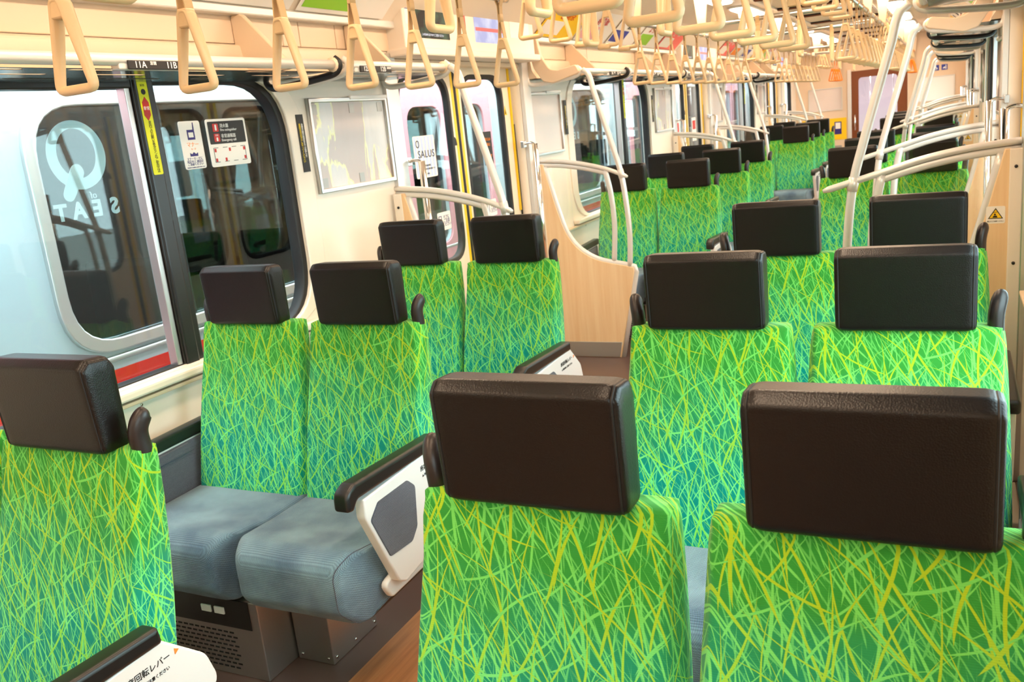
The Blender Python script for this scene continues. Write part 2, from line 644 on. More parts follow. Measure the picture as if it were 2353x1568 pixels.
def side_wall(s, name):
    outer = [(L0, FZ), (L1, FZ), (L1, 2.03), (L0, 2.03)]
    holes = []
    for b in BAYS[1:] + [BAYS[0]]:
        y0, y1 = b + WIN[0], b + WIN[1]
        if y1 < L0 + 0.1:
            continue
        holes.append(rrect(max(y0, L0 + 0.15), y1, WIN[2], WIN[3], 0.24, 8))
    for d in DOORS:
        holes.append(roundpoly([(d - 0.70, FZ + 0.004), (d + 0.70, FZ + 0.004), (d + 0.70, 1.865), (d - 0.70, 1.865)], [0, 0, 0.03, 0.03], 3))
    holes.append(rrect(15.05, 15.75, 0.95, 1.76, 0.12))
    me = shape([outer] + holes, 0.075, 'yz', (s * (WX + 0.0375), 0, 0), 0.004)
    w = struct(name, me, 'cream')
    for b in BAYS[1:]:
        y0, y1 = b + WIN[0], b + WIN[1]
        # rounded surround standing proud of the wall, window ledge and the joint under it
        pane = shape([rrect(y0 - 0.10, y1 + 0.10, WIN[2] - 0.012, WIN[3] + 0.02, 0.30, 8), rrect(y0 + 0.002, y1 - 0.002, WIN[2], WIN[3], 0.24, 8)], 0.012, 'yz', (s * (WX - 0.004), 0, 0), 0.004)
        obj('window_surround', pane, 'cream', w)
        obj('window_ledge', box(min(s * WX, s * (WX - 0.045)), max(s * WX, s * (WX - 0.045)), y0 - 0.12, y1 + 0.12, 0.806, 0.836, 0.008), 'cream', w)
        obj('ledge_joint', box(min(s * WX, s * (WX - 0.03)), max(s * WX, s * (WX - 0.03)), y0 - 0.55, y1 + 0.55, 0.784, 0.797, 0.003), 'cream_warm', w)
        for yy in (y0 + 0.10, b - 0.03, y1 - 0.06):
            obj('panel_screw', sweep([(s * WX, yy, 0.770), (s * (WX - 0.003), yy, 0.770)], 0.005, 8), 'chrome', w)
    for d in DOORS:
        for q in (-1, 1):
            y0, y1 = sorted((d + q * 0.70, d + q * 0.805))
            obj('door_pillar', box(min(s * (WX + .01), s * (WX - 0.022)), max(s * (WX + .01), s * (WX - 0.022)), y0, y1, FZ, 1.89, 0.004), 'alu' if q < 0 else 'satin', w)
    return w

wall_l = side_wall(-1, 'wall_left')
wall_r = side_wall(1, 'wall_right')

# upper shell: vertical panel above the rack, sloping poster strip, flat ceiling
prof = [(-1.30, 2.015), (-1.235, 2.025), (-1.03, 2.215), (-0.80, CEIL), (0.80, CEIL), (1.03, 2.215), (1.235, 2.025), (1.30, 2.015)]
V, Fc = [], []
for y in (L0, L1):
    V += [(x, y, z) for x, z in prof]
for y in (L0, L1):
    V += [(x * 1.02, y, z + 0.05) for x, z in prof]
n = len(prof)
for i in range(n - 1):
    Fc.append((i, i + 1, n + i + 1, n + i))
    Fc.append((2 * n + i, 3 * n + i, 3 * n + i + 1, 2 * n + i + 1))
me = mesh_of('ceiling', V, Fc, False)
ceil_o = struct('ceiling', me, 'ceiling')
for k in range(14):
    yy = 0.8 + k * 1.13
    gb = obj('air_louvre', box(-0.36, 0.36, yy, yy + 0.085, CEIL - 0.014, CEIL - 0.001, 0.003), 'dark_hole', ceil_o)
    obj('louvre_slat', join('l', [box(-0.36, 0.36, yy + 0.018 + 0.028 * j, yy + 0.024 + 0.028 * j, CEIL - 0.022, CEIL - 0.010) for j in range(3)]), 'brown', gb)
for x in (-0.37, 0.37):
    obj('ceiling_rail', box(x - 0.012, x + 0.012, L0, L1, CEIL - 0.016, CEIL - 0.001, 0.004), 'satin', ceil_o)

nw = struct('wall_near', box(-1.36, 1.36, L0 - 0.06, L0, FZ, 2.32), 'cream')

# end wall with the gangway door opening
fw = struct('wall_far', shape([[(-1.36, FZ), (1.36, FZ), (1.36, 2.34), (-1.36, 2.34)], [(-0.40, FZ + .01), (0.45, FZ + .01), (0.45, 1.80), (-0.40, 1.80)]], 0.06, 'xz', (0, END_Y + 0.03, 0)), 'cream_warm')
gd = sroot('door_9')
obj('door_frame', shape([[(-0.40, FZ + .01), (0.45, FZ + .01), (0.45, 1.80), (-0.40, 1.80)], rrect(-0.29, 0.30, 0.42, 1.69, 0.06)], 0.03, 'xz', (0, END_Y + 0.03, 0)), 'brown', gd)
obj('pane', box(-0.30, 0.31, END_Y + 0.03, END_Y + 0.036, 0.41, 1.70), 'clear', gd)
obj('handle', sweep([(-0.345, END_Y - .03, 0.85), (-0.345, END_Y - .03, 1.10)], 0.012), 'chrome', gd)
obj('jamb_strip', box(-0.46, -0.40, END_Y - 0.02, END_Y, FZ, 1.83, 0.005), 'satin', gd)
# what shows of the next car through the gangway window
nc = thing('next_car', 'next car seen through the gangway door window, lilac walls and magenta seats', 'train')
obj('car_shell', join('s', [box(-1.4, 1.4, 21.4, 21.5, 0, 2.4), box(-1.4, -1.36, 16.45, 21.5, 0, 2.4), box(1.36, 1.4, 16.45, 21.5, 0, 2.4), box(-1.4, 1.4, 16.45, 21.5, 2.34, 2.40), box(-1.4, 1.4, 16.45, 21.5, -0.05, 0.03)]), 'lilac', nc)
for x in (-0.62, -0.30, 0.12, 0.42):
    obj('stanchion', sweep([(x, 18.6 + abs(x), 0.03), (x, 18.6 + abs(x), 2.34)], 0.02), 'chrome', nc)
for s in (-1, 1):
    obj('seat', box(min(s * 0.75, s * 1.36), max(s * .75, s * 1.36), 17.2, 19.8, 0.25, 0.46, 0.04), 'magenta', nc)
    obj('seat_back', box(min(s * 1.2, s * 1.36), max(s * 1.2, s * 1.36), 17.2, 19.8, 0.46, 0.95, 0.04), 'magenta', nc)
ld = bpy.data.lights.new('next_car_lamp', 'AREA')
ld.energy = 60
ld.size = 1.2
ld.color = (1, 0.93, 0.95)
lo = bpy.data.objects.new('next_car_lamp', ld)
lo.location = (0, 18.8, 2.3)
COL.objects.link(lo)

obj_ground = struct('ground', box(-30, 30, -30, 60, -1.25, -1.15), 'ground')

# ------------------------------------------------------------------ windows
wn = 0
for s in (-1, 1):
    for bi, b in enumerate(BAYS[1:]):
        wn += 1
        w = sroot('window_%d' % wn)
        y0, y1 = b + WIN[0], b + WIN[1]
        X = s * (WX + 0.045)
        obj('gasket', shape([rrect(y0 - 0.004, y1 + 0.004, WIN[2] - 0.004, WIN[3] + 0.004, 0.24, 8), rrect(y0 + 0.03, y1 - 0.03, WIN[2] + 0.005, WIN[3] - 0.022, 0.22, 8)], 0.05, 'yz', (s * (WX + 0.035), 0, 0), 0.004), 'rubber', w)
        py0, py1 = b + 0.185, b + 0.275
        obj('post', join('p', [box(min(s * (WX + 0.005), s * (WX + 0.07)), max(s * (WX + 0.005), s * (WX + 0.07)), py0, py1, WIN[2] - 0.02, WIN[3] - 0.004, 0.006)]), 'post', w)
        obj('post_cover', box(min(s * (WX - 0.006), s * (WX + 0.02)), max(s * (WX - 0.006), s * (WX + 0.02)), py0 + 0.004, py0 + 0.058, WIN[2] - 0.02, WIN[3], 0.006), 'post', w)
        obj('sash_edge', box(min(s * (WX + 0.012), s * (WX + 0.05)), max(s * (WX + 0.012), s * (WX + 0.05)), py0 - 0.024, py0 - 0.003, WIN[2], WIN[3] - 0.03, 0.003), 'alu', w)
        obj('blind_rail', box(min(s * (WX + 0.005), s * (WX + 0.06)), max(s * (WX + 0.005), s * (WX + 0.06)), y0 + 0.06, py0, WIN[3] - 0.034, WIN[3] - 0.006, 0.004), 'black', w)
        obj('pane', box(min(X, X + s * 0.006), max(X, X + s * 0.006), y0 + 0.02, py0 - 0.01, WIN[2] + 0.01, WIN[3] - 0.01), 'glass', w)
        obj('pane', box(min(X, X + s * 0.006), max(X, X + s * 0.006), py1 - 0.01, y1 - 0.02, WIN[2] + 0.01, WIN[3] - 0.01), 'glass', w)
    wn += 1
    w = sroot('window_%d' % wn)
    obj('gasket', shape([rrect(15.05, 15.75, 0.95, 1.76, 0.12), rrect(15.08, 15.72, 0.98, 1.73, 0.10)], 0.05, 'yz', (s * (WX + 0.035), 0, 0), 0.004), 'rubber', w)
    obj('pane', box(s * (WX + .042) - .003, s * (WX + .042) + .003, 15.06, 15.74, 0.96, 1.75), 'glass', w)

# ------------------------------------------------------------------ doors
dn = 0
for s in (-1, 1):
    for d in DOORS:
        dn += 1
        w = sroot('door_%d' % dn)
        X = s * (WX + 0.085)
        for q in (-1, 1):
            a0, a1 = sorted((d + q * 0.016, d + q * 0.715))
            h0, h1 = sorted((d + q * 0.075, d + q * 0.575))
            leaf = obj('leaf', shape([[(a0, FZ), (a1, FZ), (a1, 1.90), (a0, 1.90)], rrect(h0, h1, 0.84, 1.80, 0.13, 7)], 0.03, 'yz', (X, 0, 0), 0.003), 'door', w)
            obj('window_gasket', shape([rrect(h0 - 0.012, h1 + 0.012, 0.828, 1.812, 0.14, 7), rrect(h0 + 0.014, h1 - 0.014, 0.854, 1.786, 0.12, 7)], 0.036, 'yz', (X, 0, 0), 0.004), 'rubber', leaf)
            obj('pane', box(X - 0.003, X + 0.003, h0, h1, 0.84, 1.80), 'glass', leaf)
            e0, e1 = sorted((d + q * 0.018, d + q * 0.040))
            obj('yellow_edge', box(X - 0.017, X + 0.017, e0, e1, FZ + .01, 1.885), 'yellow', leaf)
            g0, g1 = sorted((d + q * 0.002, d + q * 0.018))
            obj('edge_seal', box(X - 0.014, X + 0.014, g0, g1, FZ + .01, 1.89), 'rubber', leaf)
            ph = [(d + q * 0.13 + 0.030 * math.cos(t * PI / 8), 1.44 + 0.045 * math.sin(t * PI / 8)) for t in range(9)]
            if q < 0:
                obj('finger_pull', shape([[(d - 0.060 + 0.022 * math.cos(t * PI / 8), 1.44 + 0.045 * math.sin(t * PI / 8)) for t in range(9)]], 0.034, 'yz', (X, 0, 0)), 'ink', leaf)
        j0 = d + 0.665
        xj = sorted((s * (WX + 0.069), s * (WX + 0.062)))
        obj('jamb_stripe', box(xj[0], xj[1], j0, j0 + 0.020, 1.00, 1.86), 'yellow', w)
        obj('jamb_guard', box(xj[0], xj[1], j0 + 0.0205, j0 + 0.034, FZ, 1.52), 'rubber', w)
        obj('header', box(min(s * WX, s * (WX + .075)), max(s * WX, s * (WX + .075)), d - 0.70, d + 0.70, 1.845, 1.90, 0.004), 'cream_warm', w)
        obj('sill', box(min(s * (WX - .02), s * (WX + .12)), max(s * (WX - .02), s * (WX + .12)), d - 0.70, d + 0.70, FZ - 0.002, FZ + 0.006), 'alu', w)

# ------------------------------------------------------------------ ceiling lamps
lampn = 0
ROWN = {-1: 'left', 1: 'right'}
for s in (-1, 1):
    for k in range(11):
        yy = -1.2 + 1.62 * k
        lab = '%s long glowing lamp from the near end in the %s ceiling row' % (ordn(k + 1), ROWN[s])
        t = thing('ceiling_lamp', lab, 'lamp', (s * 0.56, yy, CEIL), 'ceiling lamps')
        obj('diffuser', shape([rrect(-0.075, 0.075, -0.55, 0.55, 0.07)], 0.022, 'xy', (0, 0, -0.018), 0.006), 'lamp', t)
        obj('lamp_trim', shape([rrect(-0.095, 0.095, -0.57, 0.57, 0.085), rrect(-0.074, 0.074, -0.549, 0.549, 0.068)], 0.016, 'xy', (0, 0, -0.009), 0.003), 'white', t)
        la = bpy.data.lights.new('lamp_light', 'AREA')
        la.shape = 'RECTANGLE'
        la.size, la.size_y = 0.14, 1.05
        la.energy = LAMP_WATT
        la.color = LAMP_COLOR
        lo = bpy.data.objects.new('lamp_light', la)
        lo.location = (s * 0.56, yy, CEIL - 0.034)
        COL.objects.link(lo)

# ================================================================== ADJACENT TRAIN (left, outside)
TX = -2.2
tr = thing('train', 'white and silver train standing on the next track beyond the left windows', 'train')
T0 = 2.39 - 3 * 4.82
outl = [(T0 - 1, -0.75), (30, -0.75), (30, 2.55), (T0 - 1, 2.55)]
holes, tw, td = [], [], []
for k in range(-1, 6):
    y0 = 2.41 + 4.82 * k
    if y0 < T0 - 0.5:
        continue
    tw.append((y0, y0 + 1.83))
    holes.append(rrect(y0, y0 + 1.83, 0.80, 1.775, 0.22, 7))
    dc = y0 + 3.32
    if dc < 28:
        td.append(dc)
        for q in (-1, 1):
            h0, h1 = sorted((dc + q * 0.10, dc + q * 0.56))
            holes.append(rrect(h0, h1, 0.75, 1.70, 0.13, 6))
obj('body', shape([outl] + holes, 0.06, 'yz', (TX - 0.03, 0, 0), 0.004), 'train_white', tr)
for y0, y1 in tw:
    f = obj('window_frame', shape([rrect(y0 - 0.055, y1 + 0.055, 0.745, 1.83, 0.26, 8), rrect(y0, y1, 0.80, 1.775, 0.22, 7)], 0.05, 'yz', (TX, 0, 0), 0.006), 'alu', tr)
    obj('pane', box(TX - 0.035, TX - 0.03, y0, y1, 0.80, 1.775), 'train_glass', f)
    obj('window_post', box(TX - 0.06, TX - 0.02, y0 + 0.62, y0 + 0.70, 0.80, 1.775), 'post', f)
for dc in td:
    dp = obj('door_leaf', shape([[(dc - 0.68, -0.6), (dc + 0.68, -0.6), (dc + 0.68, 1.93), (dc - 0.68, 1.93)], rrect(dc - 0.56, dc - 0.10, 0.75, 1.70, 0.13, 6), rrect(dc + 0.10, dc + 0.56, 0.75, 1.70, 0.13, 6)], 0.02, 'yz', (TX + 0.004, 0, 0), 0.003), 'train_pink', tr)
    for q in (-1, 1):
        h0, h1 = sorted((dc + q * 0.10, dc + q * 0.56))
        obj('pane', box(TX - 0.035, TX - 0.03, h0, h1, 0.75, 1.70), 'train_glass', dp)
    obj('door_gap', box(TX + 0.012, TX + 0.016, dc - 0.01, dc + 0.01, -0.6, 1.93), 'rubber', dp)
obj('red_stripe', box(TX + 0.001, TX + 0.006, T0 - 1, 30, 0.34, 0.665), 'train_red', tr)
obj('waist_rail', sweep([(TX + 0.004, T0 - 1, 0.715), (TX + 0.004, 30, 0.715)], 0.014, 8), 'alu', tr)
obj('cant_stripe', box(TX + 0.001, TX + 0.005, T0 - 1, 30, 2.02, 2.26), 'train_red', tr)
inn = obj('interior_shell', join('i', [box(-4.6, -4.55, T0 - 1, 30, -0.1, 2.4), box(-4.6, TX - 0.07, T0 - 1, 30, 2.2, 2.3), box(-4.6, TX - 0.07, T0 - 1, 30, -0.1, 0.0)]), 'train_dark', tr)
for k in range(26):
    y = T0 + 2 + k * 1.205
    hgt = 1.05 + 0.25 * (k % 3 == 0)
    obj('seat_back', box(-3.05, -2.45, y, y + 0.10, 0.35, hgt, 0.03), 'train_teal' if k % 2 else 'ink', tr)
for k in range(9):
    y = T0 + 2.9 + k * 2.41
    obj('far_window', box(-4.54, -4.53, y, y + 0.8, 0.9, 1.75), 'train_teal', tr)
for k in range(7):
    y = T0 + 2.2 + k * 4.82
    obj('inner_pole', sweep(spline([(-2.9, y, 1.8), (-2.98, y, 1.4), (-3.02, y, 0.9)], 5), 0.017, 8), 'steel', tr)
    obj('inner_pole', sweep(spline([(-2.9, y + 1.5, 1.8), (-2.98, y + 1.5, 1.4), (-3.02, y + 1.5, 0.9)], 5), 0.017, 8), 'steel', tr)

# ================================================================== SEATS
def headrest_profile():
    return roundpoly([(0.004, 0.995), (-0.007, 1.166), (0.010, 1.181), (0.056, 1.178), (0.068, 1.158), (0.068, 0.995)], [0.014, 0.010, 0.010, 0.010, 0.012, 0.010], 5)

def support(pts, d=0.003):
    """extra points close to the ends of long straight edges keep the flats flat under smooth shading"""
    out = []
    for i, p in enumerate(pts):
        q = pts[(i + 1) % len(pts)]
        out.append(p)
        l = math.hypot(q[0] - p[0], q[1] - p[1])
        if l > 0.02:
            for t in (d / l, 1 - d / l):
                out.append((p[0] + (q[0] - p[0]) * t, p[1] + (q[1] - p[1]) * t))
    return out

def make_seat(s, name, label, loc, group):
    """double seat facing the camera; s=-1 for the left side (aisle at +x), +1 for the right side"""
    t = thing(name, label, 'seat', loc, group)
    a = -s                                     # direction of the aisle in x
    DZ = Matrix.Translation((0, 0, -FZ))
    def P(n, me, material, parent=t):
        me.transform(DZ)
        return obj(n, me, material, parent)
    for side in (-1, 1):
        cx = side * 0.217
        # seat back
        rings = []
        for z, fy, by, hw, rad in ((0.430, -0.118, -0.010, 0.212, 0.03), (0.500, -0.104, 0.004, 0.2145, 0.03), (0.600, -0.080, 0.026, 0.214, 0.032),
                                   (0.700, -0.056, 0.046, 0.212, 0.032), (0.800, -0.030, 0.064, 0.208, 0.032), (0.900, -0.002, 0.078, 0.203, 0.030),
                                   (0.960, 0.012, 0.084, 0.199, 0.028), (0.985, 0.019, 0.086, 0.196, 0.026), (0.996, 0.026, 0.083, 0.190, 0.022), (1.000, 0.036, 0.076, 0.180, 0.014)):
            fl_ = 0.016 if z < 0.95 else 0.010
            q = roundpoly([(cx - hw + fl_, fy), (cx + hw - fl_, fy), (cx + hw, fy + 0.035), (cx + hw - 0.006, by), (cx - hw + 0.006, by), (cx - hw, fy + 0.035)], [0.014, 0.014, 0.02, rad * 0.8, rad * 0.8, 0.02], 4)
            if z >= 0.996:
                q = roundpoly([(cx - hw, fy), (cx + hw, fy), (cx + hw, (fy + by) / 2), (cx + hw, by), (cx - hw, by), (cx - hw, (fy + by) / 2)], [rad * 0.4, rad * 0.4, 0.003, rad * 0.4, rad * 0.4, 0.003], 4)
            rings.append([(x, y, z) for x, y in q])
        P('seatback', loft(rings), 'grass')
        # headrest: leather wrap, side cheeks and welted seams
        pr = support(headrest_profile())
        c0 = Vector((sum(p[0] for p in pr) / len(pr), 1.088))
        hrr = []
        for off, k in ((-.1325, .955), (-.1315, .968), (-.1285, .984), (-.122, .996), (-.112, 1.0), (0, 1.0), (.112, 1.0), (.122, .996), (.1285, .984), (.1315, .968), (.1325, .955)):
            hrr.append([(cx + off, c0.x + (p[0] - c0.x) * (1 - (1 - k) * 1.3), c0.y + (p[1] - c0.y) * k) for p in pr])
        hr = P('headrest', loft(hrr), 'leather')
        for q in (-1, 1):
            rr = []
            for off, k in ((0.1310, 0.950), (0.1345, 0.945), (0.1385, 0.90), (0.1405, 0.80), (0.1410, 0.45)):
                rr.append([(cx + q * off, c0.x + (p[0] - c0.x) * k, c0.y + (p[1] - c0.y) * (1 - (1 - k) * 0.55)) for p in pr])
            P('side_panel', loft(rr), 'leather', hr)
            P('seam', sweep([(cx + q * 0.1325, c0.x + (p[0] - c0.x) * 0.945, c0.y + (p[1] - c0.y) * 0.957) for p in pr], 0.0020, 6, closed=True), 'seam', hr)
        # cushion
        prof_c = roundpoly([(-0.06, 0.485), (-0.26, 0.484), (-0.41, 0.502), (-0.470, 0.470), (-0.468, 0.350), (-0.415, 0.290), (-0.05, 0.345)], [0.01, 0.2, 0.07, 0.05, 0.05, 0.05, 0.02], 6)
        c0 = (-0.25, 0.40)
        rr = []
        for off, k, kz in ((-0.2155, 0.93, 0.86), (-0.2130, 0.955, 0.92), (-0.205, 0.98, 0.965), (-0.185, 1.0, 0.995), (-0.12, 1.0, 1.0), (0, 1.0, 0.985), (0.12, 1.0, 1.0), (0.185, 1.0, 0.995), (0.205, 0.98, 0.965), (0.2130, 0.955, 0.92), (0.2155, 0.93, 0.86)):
            rr.append([(cx + off, c0[0] + (p[0] - c0[0]) * k, c0[1] + (p[1] - c0[1]) * kz) for p in prof_c])
        def plan(p):
            f = max(0.0, (-0.27 - p[1]) / 0.20)
            return (cx + (p[0] - cx) * (1 - 0.23 * f ** 2.2), p[1], p[2])
        cu = P('cushion', loft([[plan(p) for p in q] for q in rr]), 'blue')
        P('seam', sweep([plan((cx + side * 0.203, c0[0] + (p[0] - c0[0]) * 0.982, c0[1] + (p[1] - c0[1]) * 0.965)) for p in prof_c[8:-10]], 0.0018, 6), 'grey_cloth', cu)
        # grab handle on the outer corner of each back
        hx = cx + side * 0.178
        hp = spline([(hx, 0.058, 0.985), (hx, 0.054, 1.020), (hx + side * 0.003, 0.057, 1.042), (hx + side * 0.008, 0.068, 1.060), (hx + side * 0.011, 0.076, 1.066)], 8)
        m_ = len(hp)
        rad = [math.sqrt(max(0.05, 1 - max(0.0, (i / (m_ - 1) - 0.55) / 0.46) ** 2)) for i in range(m_)]
        P('grab_handle', sweep(hp, [0.0205 * q for q in rad], 14, r2=[0.0165 * q for q in rad], ref=(0, 1, 0)), 'grip')
    # aisle armrest
    ax = a * 0.464
    arm = P('aisle_armrest', shape([roundpoly([(-0.425, 0.660), (-0.428, 0.610), (-0.325, 0.385), (-0.295, 0.368), (-0.10, 0.395), (0.055, 0.520), (0.035, 0.585), (-0.060, 0.672)], [0.005, 0.03, 0.02, 0.02, 0.03, 0.03, 0.05, 0.005], 5)], 0.030, 'yz', (ax, 0, 0), 0.005, 2), 'white')
    arm['label'] = 'white armrest panel on the aisle side'
    cap = roundpoly([(-0.060, 0.700), (-0.455, 0.716), (-0.492, 0.700), (-0.494, 0.655), (-0.470, 0.650), (-0.450, 0.672), (-0.055, 0.664)], [0.008, 0.03, 0.03, 0.012, 0.012, 0.02, 0.01], 6)
    P('cap', shape([cap], 0.046, 'yz', (ax - a * 0.004, 0, 0), 0.010, 3), 'black', arm)
    ins = roundpoly([(-0.412, 0.598), (-0.372, 0.632), (-0.232, 0.632), (-0.200, 0.604), (-0.214, 0.492), (-0.246, 0.462), (-0.352, 0.470)], [0.012, 0.015, 0.02, 0.02, 0.02, 0.02, 0.012], 4)
    P('fabric_inset', shape([ins], 0.006, 'yz', (ax + a * 0.0150, 0, 0), 0.002), 'grey_cloth', arm)
    pl = 'yz' if a > 0 else 'zy'
    P('lettering', join('t', [text('座席回転レバー', 0.0165, pl, (ax + a * 0.0156, -0.105, 0.633)), text('▲ 回転時はご注意ください', 0.0085, pl, (ax + a * 0.0156, -0.105, 0.612))]), 'ink', arm)
    P('arrow_mark', shape([[(-0.036, 0.628), (-0.036, 0.640), (-0.026, 0.634)]], 0.0012, 'yz', (ax + a * 0.0156, 0, 0)), 'orange', arm)
    P('lower_cover', shape([roundpoly([(-0.36, 0.385), (-0.33, 0.335), (-0.12, 0.34), (-0.08, 0.40), (-0.28, 0.40)], 0.02, 4)], 0.02, 'yz', (ax - a * 0.022, 0, 0), 0.005), 'white', arm)
    # window-side armrest with a cloth pocket
    wx = -a * 0.462
    arw = P('window_armrest', shape([roundpoly([(-0.44, 0.632), (-0.40, 0.40), (0.0, 0.40), (0.0, 0.640)], [0.02, 0.03, 0.02, 0.01], 4)], 0.024, 'yz', (wx, 0, 0), 0.004), 'white')
    P('cap', shape([roundpoly([(-0.460, 0.628), (-0.470, 0.668), (0.010, 0.682), (0.022, 0.660), (0.005, 0.640)], [0.01, 0.02, 0.015, 0.012, 0.01], 4)], 0.042, 'yz', (wx, 0, 0), 0.008, 2), 'black', arw)
    P('pocket', shape([roundpoly([(-0.40, 0.622), (-0.37, 0.42), (-0.015, 0.42), (-0.015, 0.634)], 0.01, 3)], 0.010, 'yz', (wx + a * 0.013, 0, 0), 0.003), 'grey_cloth', arw)
    P('pocket_hem', shape([[(-0.398, 0.618), (-0.394, 0.588), (-0.10, 0.598), (-0.10, 0.628)]], 0.007, 'yz', (wx + a * 0.020, 0, 0), 0.002), 'grey_cloth', arw)
    # base: heater box by the wall with vent slots and sockets, pedestal towards the aisle
    x0, x1 = sorted((-a * 0.50, a * 0.025))
    hb = P('heater_box', box(x0, x1, -0.395, -0.10, FZ, 0.285, 0.003), 'base_steel')
    P('dark_band', box(x0 + .002, x1 - .03, -0.3975, -0.394, 0.196, 0.285), 'black', hb)
    slots = []
    for r_ in range(9):
        z = 0.060 + 0.0145 * r_
        for c_ in range(18):
            u = -a * 0.47 + a * (0.0225 * c_ + 0.011 * (r_ % 2))
            slots.append(box(u - 0.0078, u + 0.0078, -0.3962, -0.394, z - 0.0025, z + 0.0025))
    so = P('vent_slots', join('v', slots), 'dark_hole', hb)
    so['kind'] = 'stuff'
    for q in (0, 1):
        u = -a * (0.165 - 0.050 * q)
        P('socket', box(u - 0.019, u + 0.019, -0.402, -0.396, 0.236, 0.258, 0.002), 'white', hb)
    p0, p1 = sorted((a * 0.030, a * 0.162))
    pb = P('pedestal', box(p0, p1, -0.270, -0.045, FZ, 0.330, 0.003), 'base_steel')
    scr = [sweep([(a * 0.163, yy, zz), (a * 0.1655, yy, zz)], 0.005, 8) for yy, zz in ((-0.255, 0.055), (-0.160, 0.055), (-0.06, 0.055), (-0.06, 0.14))]
    scr += [sweep([(u, -0.270, zz), (u, -0.273, zz)], 0.004, 8) for u, zz in ((a * 0.05, 0.055), (a * 0.145, 0.055))]
    P('screw', join('s', scr), 'chrome', pb)
    P('under_frame', box(-0.40, 0.40, -0.36, 0.0, 0.285, 0.33, 0.004), 'black')
    return t

ORD = ['first', 'second', 'third']
BAYN = ['nearest', 'middle', 'farthest']
ROW0 = {-1: 1.051, 1: 1.018}
SX = {-1: -0.731, 1: 0.731}
for s in (-1, 1):
    proto = None
    for b in range(3):
        for r in range(3):
            y = ROW0[s] + 1.0123 * r + 4.82 * b
            lab = '%s grass-green double seat from the camera in the %s group of the %s column' % (ORD[r], BAYN[b], ROWN[s])
            loc = (SX[s], y, FZ)
            grp = 'double seats of the %s column' % ROWN[s]
            if proto is None:
                proto = make_seat(s, 'double_seat', lab, loc, grp)
            else:
                dup(proto, loc, lab, grp)

# ================================================================== DOOR-SIDE SCREENS
def arc_rail(s, y, xe):
    pts = [(1.262, 1.286), (1.10, 1.272), (0.95, 1.245), (0.80, 1.203), (xe, 1.150)]
    return spline([(s * x, y, z) for x, z in pts], 6)

